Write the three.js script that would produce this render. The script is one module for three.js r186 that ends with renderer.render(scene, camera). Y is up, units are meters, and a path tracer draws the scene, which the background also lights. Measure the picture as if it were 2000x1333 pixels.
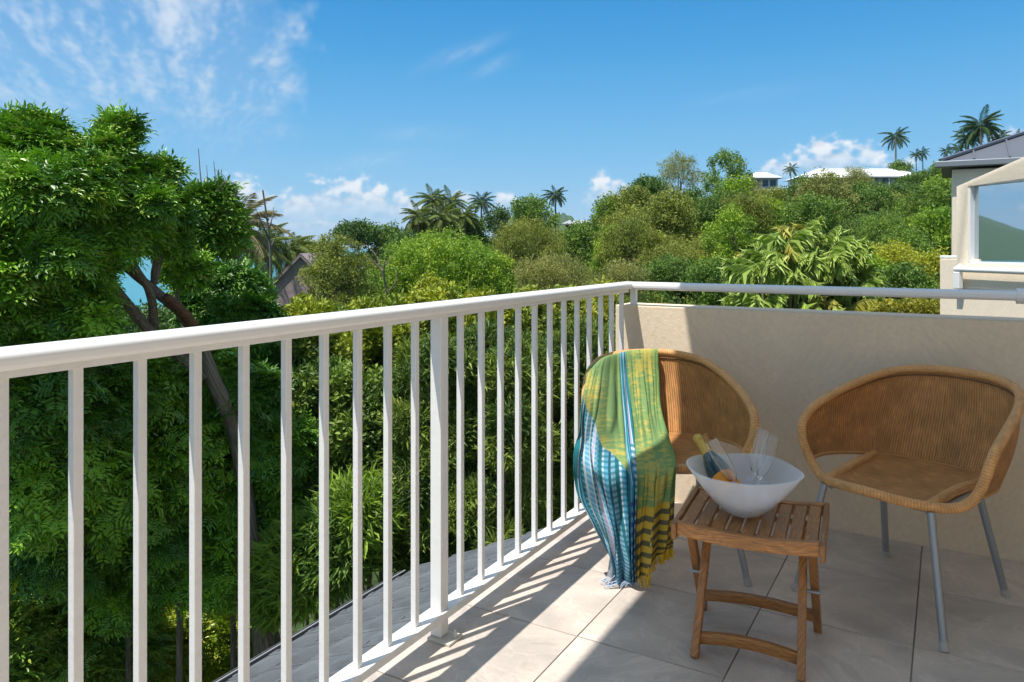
import * as THREE from 'three';
import { mergeGeometries, mergeVertices, toCreasedNormals } from 'three/addons/utils/BufferGeometryUtils.js';
import { RoundedBoxGeometry } from 'three/addons/geometries/RoundedBoxGeometry.js';
import { ImprovedNoise } from 'three/addons/math/ImprovedNoise.js';

// ------------------------------------------------------------------ camera, sky, sun, exposure
const EYE = new THREE.Vector3(0, 1.25, 0), YAW = THREE.MathUtils.degToRad(30.18), FOCAL = 1465, HORIZON = 484;
const scene = new THREE.Scene();
const camera = new THREE.PerspectiveCamera(2 * Math.atan(666.5 / FOCAL) * 180 / Math.PI, 2000 / 1333, 0.05, 30000);
camera.position.copy(EYE); camera.rotation.y = YAW;
camera.setViewOffset(2000, 1333, 0, 666.5 - HORIZON, 2000, 1333);      // a shift lens: level camera, low horizon
const renderer = new THREE.WebGLRenderer({ antialias: true });
renderer.toneMapping = THREE.LinearToneMapping; renderer.toneMappingExposure = 1.7;
renderer.shadowMap.enabled = true;
const SUN = new THREE.Vector3(-0.16, 1, 0.38).normalize();
const sun = new THREE.DirectionalLight(new THREE.Color(1, 0.965, 0.915), 3.75);
sun.position.copy(SUN).multiplyScalar(60); sun.target.position.set(0, 0, 0);
sun.castShadow = true; sun.shadow.mapSize.set(4096, 4096); sun.shadow.radius = 0.75;
Object.assign(sun.shadow.camera, { left: -60, right: 60, top: 60, bottom: -60, near: 1, far: 200 });
scene.add(sun, sun.target);

const FWD = new THREE.Vector3(-Math.sin(YAW), 0, -Math.cos(YAW)), RGT = new THREE.Vector3(Math.cos(YAW), 0, -Math.sin(YAW));
const V = (x, y, z) => new THREE.Vector3(x, y, z);
// a direction read off the photograph, put at a real distance (metres along the view axis)
const at = (px, py, d) => EYE.clone().addScaledVector(FWD, d).addScaledVector(RGT, d * (px - 1000) / FOCAL).setY(EYE.y + d * (HORIZON - py) / FOCAL);
const depthOf = (x, z) => x * FWD.x + z * FWD.z, sideOf = (x, z) => x * RGT.x + z * RGT.z;
const lerp = (a, b, t) => a + (b - a) * t, clamp = (x, a = 0, b = 1) => Math.min(b, Math.max(a, x));
const sstep = (a, b, x) => { const t = clamp((x - a) / (b - a)); return t * t * (3 - 2 * t); };
function rngOf(seed) { let s = seed >>> 0; return () => { s = (s + 0x6d2b79f5) | 0; let t = Math.imul(s ^ (s >>> 15), 1 | s); t = (t + Math.imul(t ^ (t >>> 7), 61 | t)) ^ t; return ((t ^ (t >>> 14)) >>> 0) / 4294967296; }; }
const perlin = new ImprovedNoise();
function fbm(x, y, z, n = 4) { let s = 0, a = 0.5; for (let i = 0; i < n; i++) { s += a * perlin.noise(x, y, z); x = x * 2.03 + 17.1; y = y * 2.03 + 5.3; z = z * 2.03 + 9.7; a *= 0.5; } return s; }

function makeSky() {
  const W = 4096, Hh = 2048, data = new Uint16Array(W * Hh * 4), h = THREE.DataUtils.toHalfFloat, D = 180 / Math.PI;
  // air: elevation in degrees -> linear radiance
  const stops = [[0, .50, .69, .85], [2, .41, .645, .86], [4, .31, .60, .865], [7, .215, .535, .855], [11, .135, .45, .82], [15, .075, .37, .76], [19, .045, .31, .69], [28, .06, .28, .60], [45, .085, .27, .54], [90, .09, .26, .50]];   // as seen at the exposure below
  const air = (e) => { let i = 0; while (i < stops.length - 2 && e > stops[i + 1][0]) i++; const a = stops[i], b = stops[i + 1], t = clamp((e - a[0]) / (b[0] - a[0])); return [1, 2, 3].map((k) => lerp(a[k], b[k], t)); };
  const az = (px) => Math.atan((px - 1000) / FOCAL) * D, el = (px, py) => Math.atan((HORIZON - py) / FOCAL * Math.cos(Math.atan((px - 1000) / FOCAL))) * D;
  // cumulus heaps low over the sea and the hill: [azimuth, elevation of the base, half width, height] in degrees, east positive from the view axis
  const heaps = [], R = rngOf(5);
  const heap = (px, top, base, w) => { const s = el(px, base); heaps.push([az(px), s, w * .6 / FOCAL * D, (el(px, top) - s) * 1.12]); };
  heap(655, 338, 425, 150); heap(590, 372, 430, 120); heap(735, 356, 425, 90); heap(785, 368, 430, 90); heap(480, 345, 420, 120); heap(1183, 342, 400, 90);
  heap(1620, 258, 356, 190); heap(1540, 295, 350, 110); heap(1720, 300, 350, 120); heap(990, 376, 405, 70); heap(910, 372, 400, 60); heap(1978, 240, 275, 70); heap(860, 390, 440, 120); heap(600, 405, 450, 260);
  for (let a = 38; a < 322; a += 4 + R() * 13) heaps.push([a > 180 ? a - 360 : a, 1 + R() * 3.5, 1.5 + R() * 4, 1.2 + R() * 2.6]);
  const colDir = [];
  for (let y = 0; y < Hh; y++) {
    const v = (y + 0.5) / Hh, e = (v - 0.5) * 180, er = e / D, base = air(Math.max(e, 0));
    for (let x = 0; x < W; x++) {
      let [r, g, b] = base;
      if (e > -1) {
        const a = ((x + 0.5) / W - 0.5) * 2 * Math.PI, dx = Math.cos(a) * Math.cos(er), dz = Math.sin(a) * Math.cos(er);
        const fa = Math.atan2(dx * RGT.x + dz * RGT.z, dx * FWD.x + dz * FWD.z) * D;
        if (e > 2.5) {                                          // cirrus: combed streaks in loose fields, plus an added veil out of view
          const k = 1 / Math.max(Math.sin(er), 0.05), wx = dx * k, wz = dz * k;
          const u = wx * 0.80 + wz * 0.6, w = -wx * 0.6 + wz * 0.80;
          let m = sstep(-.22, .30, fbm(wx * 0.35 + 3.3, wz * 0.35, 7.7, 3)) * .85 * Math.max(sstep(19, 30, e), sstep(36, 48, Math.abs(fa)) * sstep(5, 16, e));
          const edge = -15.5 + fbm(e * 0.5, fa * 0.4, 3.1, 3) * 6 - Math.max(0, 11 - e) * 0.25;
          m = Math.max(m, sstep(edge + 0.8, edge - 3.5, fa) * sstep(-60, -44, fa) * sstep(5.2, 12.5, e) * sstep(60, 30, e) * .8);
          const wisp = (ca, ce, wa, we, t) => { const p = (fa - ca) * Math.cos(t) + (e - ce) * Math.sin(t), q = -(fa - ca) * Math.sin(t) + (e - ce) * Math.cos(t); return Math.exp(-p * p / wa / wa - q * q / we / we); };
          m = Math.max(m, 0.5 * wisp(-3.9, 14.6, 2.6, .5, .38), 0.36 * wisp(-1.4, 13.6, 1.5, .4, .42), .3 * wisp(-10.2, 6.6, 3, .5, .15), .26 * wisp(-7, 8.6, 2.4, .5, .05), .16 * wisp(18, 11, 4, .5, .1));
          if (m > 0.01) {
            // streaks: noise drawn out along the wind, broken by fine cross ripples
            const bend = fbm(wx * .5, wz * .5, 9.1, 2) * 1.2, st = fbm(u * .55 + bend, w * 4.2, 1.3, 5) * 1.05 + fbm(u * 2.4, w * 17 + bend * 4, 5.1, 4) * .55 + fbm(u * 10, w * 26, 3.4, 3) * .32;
            const c = m * lerp(0.14 + 0.66 * sstep(-0.30, 0.62, st), 0.50 + 0.42 * sstep(-0.40, 0.5, st), sstep(20, 34, Math.max(e, Math.abs(fa) - 14)));  // cover thickened out of view to send more white light into the shade
            const veilBoost = 2.3 * Math.pow(Math.max(0, dx * SUN.x + Math.sin(er) * SUN.y + dz * SUN.z), 1.7);   // unseen veil brightened towards the sun to lift and warm the balcony shade
            r = lerp(r, .84 + .88 * veilBoost, c); g = lerp(g, .865 + .85 * veilBoost, c); b = lerp(b, .885 + .80 * veilBoost, c);
          }
        }
        if (e < 14) {                                           // cumulus
          let q = -1, hh = 0, low = 1;
          for (const [ca, ce, w, ht] of heaps) {
            let da = fa - ca; if (da > 180) da -= 360; if (da < -180) da += 360;
            if (Math.abs(da) > w * 1.7 || e < ce - 1.5 || e > ce + ht * 1.6) continue;
            const up = (e - ce) / ht, s = 1 - Math.pow(Math.abs(da) / w, 2) - (up > 0 ? up * up : up * up * 14);
            if (s > q) { q = s; low = up; hh = ht; }
          }
          if (q > -1) {
            const n1 = fbm(fa * .9, e * 1.3, 4.4, 5), n2 = fbm(fa * .9 + .22, e * 1.3 - .55, 4.4, 5);
            const den = q * 0.85 + n1 * 1.25 - 0.10 + fbm(fa * 3.4, e * 4.2, 8.4, 3) * .35, c = sstep(0, .62, den) * 0.93 * lerp(.12, 1, sstep(-.15, .75, low));
            if (c > 0) {
              const lit = clamp(.62 + (n1 - n2) * 1.3 + low * .32), hz = sstep(9, 0, e) * .22;
              r = lerp(r, lerp(lerp(.46, .98, lit), .50, hz), c); g = lerp(g, lerp(lerp(.58, .99, lit), .66, hz), c); b = lerp(b, lerp(lerp(.74, 1.0, lit), .83, hz), c);
            }
          }
        }
      }
      const o = (y * W + x) * 4;
      data[o] = h(r / 1.7); data[o + 1] = h(g / 1.7); data[o + 2] = h(b / 1.7); data[o + 3] = 15360;
    }
  }
  const t = new THREE.DataTexture(data, W, Hh, THREE.RGBAFormat, THREE.HalfFloatType);
  t.mapping = THREE.EquirectangularReflectionMapping; t.magFilter = t.minFilter = THREE.LinearFilter; t.needsUpdate = true;
  return t;
}
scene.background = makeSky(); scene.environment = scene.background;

// ------------------------------------------------------------------ helpers
const taken = {};
function numbered(name) { taken[name] = (taken[name] ?? -1) + 1; return taken[name] ? name + '_' + String(taken[name]).padStart(3, '0') : name; }
function thing(name, label, category, [x, y, z] = [0, 0, 0], turn = 0, group) {
  const o = new THREE.Group(); o.name = numbered(name); o.position.set(x, y, z); o.rotation.y = turn;
  o.userData = { label, category }; if (group) o.userData.group = group; scene.add(o); return o;
}
function part(name, geo, mat, parent, kind) {
  const m = new THREE.Mesh(geo, mat); m.name = name; m.castShadow = m.receiveShadow = true; if (kind) m.userData.kind = kind; parent.add(m); return m;
}
function struct(name, geo, mat) { const m = part(name, geo, mat, scene, 'structure'); m.name = numbered(name); return m; }
function std(r, g, b, rough = 0.8, extra = {}) { return new THREE.MeshPhysicalMaterial({ color: new THREE.Color(r, g, b), roughness: rough, ...extra }); }
const box = (w, h, d, x = 0, y = 0, z = 0, r = 0.003) => { const g = r ? new RoundedBoxGeometry(w, h, d, 2, Math.min(r, w / 2.01, h / 2.01, d / 2.01)) : new THREE.BoxGeometry(w, h, d); g.translate(x, y, z); return g.index ? g.toNonIndexed() : g; };
const uvMetres = (g, s = 1) => {                                 // box-mapped uv in metres
  const p = g.attributes.position, n = g.attributes.normal, uv = new Float32Array(p.count * 2);
  for (let i = 0; i < p.count; i++) {
    const ax = Math.abs(n.getX(i)), ay = Math.abs(n.getY(i)), az = Math.abs(n.getZ(i));
    const [u, v] = ay > ax && ay > az ? [p.getX(i), p.getZ(i)] : ax > az ? [p.getZ(i), p.getY(i)] : [p.getX(i), p.getY(i)];
    uv[i * 2] = u * s; uv[i * 2 + 1] = v * s;
  }
  g.setAttribute('uv', new THREE.BufferAttribute(uv, 2)); return g;
};
const merge = (list) => mergeGeometries(list.map((g) => { const q = g.index ? g.toNonIndexed() : g; for (const k of Object.keys(q.attributes)) if (!['position', 'normal', 'uv'].includes(k)) q.deleteAttribute(k); return q; }));
// a box-section bar from a to b; side is roughly the direction of its width
function bar(a, b, w, h, side = V(1, 0, 0), r = 0.003) {
  const L = a.distanceTo(b), g = new RoundedBoxGeometry(w, h, L, 2, Math.min(r, w / 2.01, h / 2.01));
  const z = b.clone().sub(a).normalize(), x = side.clone().addScaledVector(z, -side.dot(z)).normalize(), y = z.clone().cross(x);
  g.applyMatrix4(new THREE.Matrix4().makeBasis(x, y, z).setPosition(a.clone().lerp(b, .5))); return g.index ? g.toNonIndexed() : g;
}
function rod(a, b, r0, r1 = r0, seg = 12) {
  const L = a.distanceTo(b), g = new THREE.CylinderGeometry(r1, r0, L, seg, 1);
  g.applyMatrix4(new THREE.Matrix4().makeRotationFromQuaternion(new THREE.Quaternion().setFromUnitVectors(V(0, 1, 0), b.clone().sub(a).normalize())).setPosition(a.clone().lerp(b, .5))); return g.toNonIndexed();
}
const tube = (pts, r, seg = 40, rad = 8, closed = false) => new THREE.TubeGeometry(new THREE.CatmullRomCurve3(pts, closed, 'centripetal'), seg, r, rad, closed).toNonIndexed();
// a tapering limb along points with a radius at each
function limb(pts, radii, seg = 24, rad = 9, seed = 1) {
  const c = new THREE.CatmullRomCurve3(pts, false, 'centripetal'), fr = c.computeFrenetFrames(seg, false), pos = [], idx = [], uv = [];
  for (let i = 0; i <= seg; i++) {
    const t = i / seg, p = c.getPointAt(t), k = t * (radii.length - 1), r = lerp(radii[Math.floor(k)], radii[Math.min(Math.ceil(k), radii.length - 1)], k - Math.floor(k));
    for (let j = 0; j <= rad; j++) {
      const a = j / rad * Math.PI * 2, q = r * (1 + .22 * perlin.noise(Math.cos(a) * 1.3 + seed, Math.sin(a) * 1.3, t * 7 + seed));
      const v = p.clone().addScaledVector(fr.normals[i], Math.cos(a) * q).addScaledVector(fr.binormals[i], Math.sin(a) * q);
      pos.push(v.x, v.y, v.z); uv.push(j / rad, t * 4);
      if (i < seg && j < rad) { const o = i * (rad + 1) + j; idx.push(o, o + rad + 1, o + 1, o + 1, o + rad + 1, o + rad + 2); }
    }
  }
  const g = new THREE.BufferGeometry(); g.setAttribute('position', new THREE.Float32BufferAttribute(pos, 3)); g.setAttribute('uv', new THREE.Float32BufferAttribute(uv, 2)); g.setIndex(idx); g.computeVertexNormals(); return g.toNonIndexed();
}
// a profile (closed loop of [sideways, up]) swept along level points with mitred corners
function sweep(profile, path) {
  const pos = [], n = profile.length, rings = [];
  for (let i = 0; i < path.length; i++) {
    const d0 = i ? path[i].clone().sub(path[i - 1]).setY(0).normalize() : path[1].clone().sub(path[0]).setY(0).normalize(), d1 = i < path.length - 1 ? path[i + 1].clone().sub(path[i]).setY(0).normalize() : d0;
    const s0 = V(-d0.z, 0, d0.x), s1 = V(-d1.z, 0, d1.x), m = s0.clone().add(s1).normalize(), k = 1 / m.dot(s0);
    rings.push(profile.map(([a, b]) => path[i].clone().addScaledVector(m, a * k).add(V(0, b, 0))));
  }
  const tri = (a, b, c) => pos.push(...a.toArray(), ...b.toArray(), ...c.toArray());
  for (let i = 0; i + 1 < rings.length; i++) for (let j = 0; j < n; j++) { const a = rings[i][j], b = rings[i][(j + 1) % n], c = rings[i + 1][j], d = rings[i + 1][(j + 1) % n]; tri(a, b, c); tri(b, d, c); }
  for (const [r, f] of [[rings[0], 1], [rings[rings.length - 1], 0]]) for (let j = 1; j + 1 < n; j++) f ? tri(r[0], r[j + 1], r[j]) : tri(r[0], r[j], r[j + 1]);
  const g = new THREE.BufferGeometry(); g.setAttribute('position', new THREE.Float32BufferAttribute(pos, 3)); g.setAttribute('uv', new THREE.Float32BufferAttribute(new Float32Array(pos.length / 3 * 2), 2)); g.computeVertexNormals();
  return toCreasedNormals(g, 0.6);
}
// a sheet f(u, v) -> point with a thickness; uv(u, v) -> texture place
function sheet(f, nu, nv, thick, uvf = (u, v) => [u, v]) {
  const P = [], pos = [], uv = [], idx = [], N = (nu + 1) * (nv + 1);
  for (let j = 0; j <= nv; j++) for (let i = 0; i <= nu; i++) P.push(f(i / nu, j / nv));
  const id = (i, j) => j * (nu + 1) + i, nor = [];
  for (let j = 0; j <= nv; j++) for (let i = 0; i <= nu; i++) {
    const a = P[id(Math.min(i + 1, nu), j)].clone().sub(P[id(Math.max(i - 1, 0), j)]), b = P[id(i, Math.min(j + 1, nv))].clone().sub(P[id(i, Math.max(j - 1, 0))]);
    nor.push(a.cross(b).normalize());
  }
  for (const s of [.5, -.5]) for (let j = 0; j <= nv; j++) for (let i = 0; i <= nu; i++) { const k = id(i, j), q = P[k].clone().addScaledVector(nor[k], s * thick); pos.push(q.x, q.y, q.z); uv.push(...uvf(i / nu, j / nv)); }
  for (let j = 0; j < nv; j++) for (let i = 0; i < nu; i++) { const a = id(i, j), b = id(i + 1, j), c = id(i, j + 1), d = id(i + 1, j + 1); idx.push(a, b, c, b, d, c, a + N, c + N, b + N, b + N, c + N, d + N); }
  const edge = (a, b) => idx.push(a, a + N, b, b, a + N, b + N);
  for (let i = 0; i < nu; i++) { edge(id(i, 0), id(i + 1, 0)); edge(id(i + 1, nv), id(i, nv)); }
  for (let j = 0; j < nv; j++) { edge(id(0, j + 1), id(0, j)); edge(id(nu, j), id(nu, j + 1)); }
  const g = new THREE.BufferGeometry(); g.setAttribute('position', new THREE.Float32BufferAttribute(pos, 3)); g.setAttribute('uv', new THREE.Float32BufferAttribute(uv, 2)); g.setIndex(idx); g.computeVertexNormals(); return g.toNonIndexed();
}
function texture(w, h, f, srgb = true, repeat) {                 // f(x, y) -> [r, g, b] 0..255 on a wrapping tile
  const d = new Uint8Array(w * h * 4);
  for (let y = 0; y < h; y++) for (let x = 0; x < w; x++) { const c = f(x / w, y / h), o = (y * w + x) * 4; d[o] = clamp(c[0], 0, 255); d[o + 1] = clamp(c[1], 0, 255); d[o + 2] = clamp(c[2], 0, 255); d[o + 3] = 255; }
  const t = new THREE.DataTexture(d, w, h); t.wrapS = t.wrapT = THREE.RepeatWrapping; t.magFilter = THREE.LinearFilter; t.minFilter = THREE.LinearMipmapLinearFilter; if (srgb) t.colorSpace = THREE.SRGBColorSpace; if (repeat) t.repeat.set(...repeat); t.needsUpdate = true; return t;
}
// noise that wraps on a unit tile
const wrapNoise = (x, y, f, seed, n = 4) => { const a = x * Math.PI * 2, b = y * Math.PI * 2, r = f / 6.283; return fbm(Math.cos(a) * r + seed, Math.sin(a) * r + Math.cos(b) * r * .7, Math.sin(b) * r + seed * 1.7, n); };

// ------------------------------------------------------------------ materials of the balcony
const whitePaint = std(.83, .84, .85, .38, { map: texture(256, 256, (x, y) => { const k = 248 + 12 * wrapNoise(x, y, 9, 6.6, 4) - (wrapNoise(x, y, 60, 3.8, 3) > .33 ? 38 : 0); return [k, k * .99, k * .97]; }, true, [5, 5]), bumpMap: texture(128, 128, (x, y) => { const k = 128 + 160 * wrapNoise(x, y, 18, 2.2, 3); return [k, k, k]; }, false, [6, 6]), bumpScale: .0006 });
const render1 = texture(512, 512, (x, y) => { const k = 238 + 9 * wrapNoise(x, y, 5, 1.1, 4) + 14 * wrapNoise(x, y, 60, 8.1, 2); return [k, k * .996, k * .985]; });
const renderB = texture(512, 512, (x, y) => { const k = 128 + 70 * wrapNoise(x, y, 30, 4.2, 4) + 70 * wrapNoise(x, y, 140, 3.3, 2); return [k, k, k]; }, false);
const beige = std(.86, .70, .515, .92, { map: render1, bumpMap: renderB, bumpScale: .003 });
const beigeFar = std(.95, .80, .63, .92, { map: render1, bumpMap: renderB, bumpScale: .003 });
const ceilingPaint = std(.84, .80, .72, .9);

// ------------------------------------------------------------------ balcony floor: slab, grout and one mesh per tile
const WALLZ = -3.591, RAILX = -1.412;
{
  const floor = new THREE.Group(); floor.name = 'balcony_floor'; floor.userData.kind = 'structure'; scene.add(floor);
  part('slab', uvMetres(box(3.42, .26, 5.99, .19, -.144, -.596, .004)), std(.50, .47, .43, .9, { map: render1, bumpMap: renderB, bumpScale: .002 }), floor);
  part('grout', uvMetres(box(3.40, .008, 5.97, .19, -.0085, -.596, 0)), std(.30, .26, .22, .95, { bumpMap: renderB, bumpScale: .002 }), floor);
  const tileMap = texture(1024, 1024, (x, y) => {
    const cloud = wrapNoise(x, y, 4, 3.1, 5), vein = Math.abs(wrapNoise(x, y, 6, 9.4, 4)), grit = wrapNoise(x, y, 120, 6.6, 2);
    const k = 228 + cloud * 60 + grit * 14 + (vein < .03 ? 9 : 0) - (wrapNoise(x, y, 200, 12.3, 1) > .36 ? 40 : 0) - 13 * sstep(.16, .34, wrapNoise(x, y, 9, 21.7, 5)); return [k, k * .972 - cloud * 4, k * .948 - cloud * 8];
  });
  const tileRough = texture(256, 256, (x, y) => { const k = 128 + wrapNoise(x, y, 7, 5.5, 4) * 90; return [k, k, k]; }, false);
  const mats = [0, 1, 2, 3].map((i) => { const t = tileMap.clone(); t.offset.set(i * .27, i * .41); t.rotation = i * Math.PI / 2; t.repeat.set(1, 1); t.needsUpdate = true; const k = [1, .975, 1.02, .99][i]; return std(.665 * k, .61 * k, .55 * k, .95, { map: t, roughnessMap: tileRough, specularIntensity: .8 }); });
  const xs = [-1.52], zs = [WALLZ];
  for (let x = -1.031; x < 1.9; x += .469) xs.push(x); xs.push(1.89);
  for (let z = -3.144; z < 2.45; z += .4765) zs.push(z);
  const R = rngOf(3), shapes = {};
  for (let i = 0; i + 1 < xs.length; i++) for (let j = 0; j + 1 < zs.length; j++) {
    const w = xs[i + 1] - xs[i] - .0045, d = zs[j + 1] - zs[j] - .0045, key = w.toFixed(3) + d.toFixed(3);
    shapes[key] ??= uvMetres(box(w, .009, d, 0, -.0045, 0, .0015), 1.1);
    const t = part('tile', shapes[key], mats[Math.floor(R() * 4)], floor);
    t.position.set((xs[i] + xs[i + 1]) / 2, (R() - .5) * .0006, (zs[j] + zs[j + 1]) / 2);
  }
}
// ------------------------------------------------------------------ parapet wall, roof and house wall that shade the balcony
{
  const w = thing('parapet_wall', 'smooth beige rendered parapet wall behind the wicker chairs', 'wall', [0, 0, WALLZ]);
  part('wall_body', uvMetres(box(3.4, 1.24, .2, .225, .337, -.1, .006)), beige, w);
  const hw = thing('house_wall', 'beige rendered house wall closing the inner side of the balcony', 'wall', [1.9, 0, 0]);
  part('wall_body', uvMetres(box(.2, 4.9, 6.2, .1, 2.15, -.7, .006)), beige, hw);
  const ew = thing('added_bounce_wall', 'added unseen low beige wall behind the camera, warming the balcony shade', 'wall', [0, 0, 2.4]);  // added out of view to bounce warm light onto the shaded balcony
  part('wall_body', uvMetres(box(3.4, 1.25, .2, .2, .345, .1, .006)), beige, ew);
  const rf = thing('balcony_roof', 'flat roof slab that shades the inner part of the balcony', 'roof', [0, 4.5, 0]);
  part('soffit', uvMetres(box(3.9, .2, 2.5, .267, .1, -1.40, .004)), ceilingPaint, rf);
}
// ------------------------------------------------------------------ white railing
{
  const rail = thing('balcony_railing', 'white painted metal balustrade along the open side of the balcony', 'railing', [RAILX, 0, 0]);
  const oval = []; for (let i = 0; i < 28; i++) { const a = i / 28 * Math.PI * 2, c = Math.cos(a), s = Math.sin(a); oval.push([.0415 * Math.sign(c) * Math.pow(Math.abs(c), .62), .0175 + .0195 * Math.sign(s) * Math.pow(Math.abs(s), .72)]); }
  const z0 = .95, corner = V(0, 1.04, WALLZ - .012), line = [V(0, 1.04, z0), corner, V(3.3, 1.04, WALLZ - .012)];
  part('top_rail', sweep(oval.map(([a, b]) => [-a, b]), line), whitePaint, rail);
  part('rail_flange', box(.046, .014, z0 - WALLZ - .03, 0, 1.033, (z0 + WALLZ + .03) / 2, .002), whitePaint, rail);
  part('bottom_rail', box(.062, .026, z0 - WALLZ - .02, 0, .077, (z0 + WALLZ + .02) / 2, .003), whitePaint, rail);
  const bal = box(.019, .938, .0195, 0, .558, 0, .0022), spots = [];
  for (let k = -13; k <= 8; k++) spots.push(-.803 - .1292 * k);
  for (let k = 0; k < 12; k++) spots.push(-2.084 - .1304 * k);
  for (const z of spots) if (z < .9 && !(z > -.05 && z < .09)) { const b = part('baluster', bal, whitePaint, rail); b.position.z = z; }
  for (const z of [-1.964, .02]) {
    const p = part('post', box(.042, 1.02, .042, 0, .52, z, .003), whitePaint, rail);
    part('base_plate', box(.088, .009, .075, .022, .0045, z, .002), std(.55, .51, .44, .6), p);
    part('bolt', merge([rod(V(.052, .009, z - .012), V(.052, .022, z - .012), .0095, .008, 6), rod(V(.052, .02, z - .012), V(.052, .031, z - .012), .0055, .005, 8)]), std(.62, .60, .55, .45, { metalness: .3 }), p);
  }
  const collar = []; for (let i = 0; i < 24; i++) { const a = i / 24 * Math.PI * 2; collar.push([.05 * Math.cos(a), .0165 + .031 * Math.sin(a)]); }
  part('rail_collar', sweep(collar.map(([a, b]) => [-a, b]), [V(1.648, 1.04, WALLZ - .012), V(1.95, 1.04, WALLZ - .012)]), whitePaint, rail);
  part('corner_bracket', box(.03, .085, .03, .02, .9985, WALLZ - .045, .003), whitePaint, rail);
}
// ------------------------------------------------------------------ grey tiled roof below the railing
{
  const yg = -1.35, xg = -3.70, zFar = -4.81, pitch = Math.atan(.4545), up = V(Math.cos(pitch), Math.sin(pitch), 0), nor = V(-Math.sin(pitch), Math.cos(pitch), 0);
  const t = thing('tiled_roof', 'lower roof of flat grey tiles seen through the railing beside a gutter', 'roof', [xg, yg, 0]);
  const gmap = texture(256, 256, (x, y) => { const k = 205 + 60 * wrapNoise(x, y, 6, 2.7, 4) + 30 * wrapNoise(x, y, 60, 1.4, 2); return [k, k, k]; });
  const mats = [.9, 1, 1.1].map((k) => std(.15 * k, .162 * k, .17 * k, .62, { map: gmap, bumpMap: renderB, bumpScale: .002 }));
  const TW = .298, G = .36, L = .42, rows = 7, cols = 19, R = rngOf(8);
  // one tile in its own axes: x up the slope, y off it, z along the gutter; side lap raised, small notch at the lower corner
  const shape = uvMetres(merge([box(L, .016, TW - .034, L / 2, .008, .014, .004), box(L - .012, .02, .036, L / 2 + .006, .013, -TW / 2 + .02, .006), box(.03, .022, .05, .02, .013, TW / 2 - .02, .006)]));
  const M = (o) => o.applyMatrix4(new THREE.Matrix4().makeBasis(up, nor, V(0, 0, 1)));
  const tilted = shape.clone().applyMatrix4(new THREE.Matrix4().makeRotationZ(-.045));
  M(tilted);
  for (let i = 0; i < rows; i++) for (let j = 0; j < cols; j++) {
    const m = part('roof_tile', tilted, mats[Math.floor(R() * 3)], t), s = .10 + i * G;
    m.position.copy(up.clone().multiplyScalar(s)).addScaledVector(nor, .028 + (R() - .5) * .004).add(V(0, 0, zFar + .2 + j * TW + (R() - .5) * .004));
  }
  part('roof_deck', M(box(2.56, .02, cols * TW + .2, 1.28, -.008, zFar + .06 + cols * TW / 2, 0)), std(.06, .06, .065, .9), t);
  const gut = std(.13, .135, .14, .5, { metalness: .2 }), lip = std(.30, .31, .31, .45);
  const prof = [[-.07, -.02], [-.07, .055], [-.065, .055], [-.065, -.015], [.095, -.015], [.095, .05], [.10, .05], [.10, -.02]];
  const gz = [V(-.045, -.075, zFar), V(-.045, -.075, zFar + cols * TW + .2)];
  part('gutter', sweep(prof, gz), gut, t);
  part('gutter_lip', rod(V(-.108, -.018, zFar - .01), V(-.108, -.018, zFar + cols * TW + .2), .006, .006, 8), lip, t);
  part('verge', M(box(2.5, .06, .02, 1.25, 0, zFar + .02, .004)), lip, t);
  part('wall_below', uvMetres(box(.15, 5.4, cols * TW, .35, -2.85, zFar + cols * TW / 2 + .2, .01)), beigeFar, t);
}

// ------------------------------------------------------------------ two wicker tub chairs
const weaveMap = texture(512, 512, (x, y) => {                   // 16 ribs by 32 strands on a tile of 0.2 m
  const rib = Math.abs(Math.sin(x * Math.PI * 26)), strand = Math.abs(Math.sin(y * Math.PI * 40 + (Math.floor(x * 26) % 2) * Math.PI / 2)), n = wrapNoise(x, y, 3, 4.4, 3), s = wrapNoise(x, y * .2, 30, 1.4, 2);
  const k = (.60 + .24 * Math.pow(rib, .6) + .16 * strand) * (1 + .22 * n + .2 * s); return [236 * k, 222 * k, 200 * k];
});
const weaveBump = texture(512, 512, (x, y) => { const rib = Math.pow(Math.abs(Math.sin(x * Math.PI * 26)), .6), strand = Math.abs(Math.sin(y * Math.PI * 40 + (Math.floor(x * 26) % 2) * Math.PI / 2)); const k = 255 * (.6 * rib + .4 * rib * strand); return [k, k, k]; }, false);
for (const t of [weaveMap, weaveBump]) t.repeat.set(5, 5);
const wrapMap = texture(64, 256, (x, y) => { const s = Math.abs(Math.sin((y * 16 + x) * Math.PI)), n = wrapNoise(x, y, 6, 3.2, 3); const k = 205 + 35 * Math.pow(s, .5) + 50 * n; return [k, k * .97, k * .92]; });
const wrapBump = texture(64, 256, (x, y) => { const s = Math.pow(Math.abs(Math.sin((y * 16 + x) * Math.PI)), .5) * 255; return [s, s, s]; }, false);
const wicker = std(.82, .43, .175, .55, { map: weaveMap, bumpMap: weaveBump, bumpScale: .003, specularIntensity: .6 });
const caneWrap = std(.78, .43, .18, .5, { map: wrapMap, bumpMap: wrapBump, bumpScale: .0018, specularIntensity: .6 });
const legMetal = std(.34, .36, .38, .42, { metalness: .55 }), glide = std(.42, .41, .38, .6);
const seamDark = std(.16, .075, .03, .8);
const CH = { rim: null };
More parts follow.
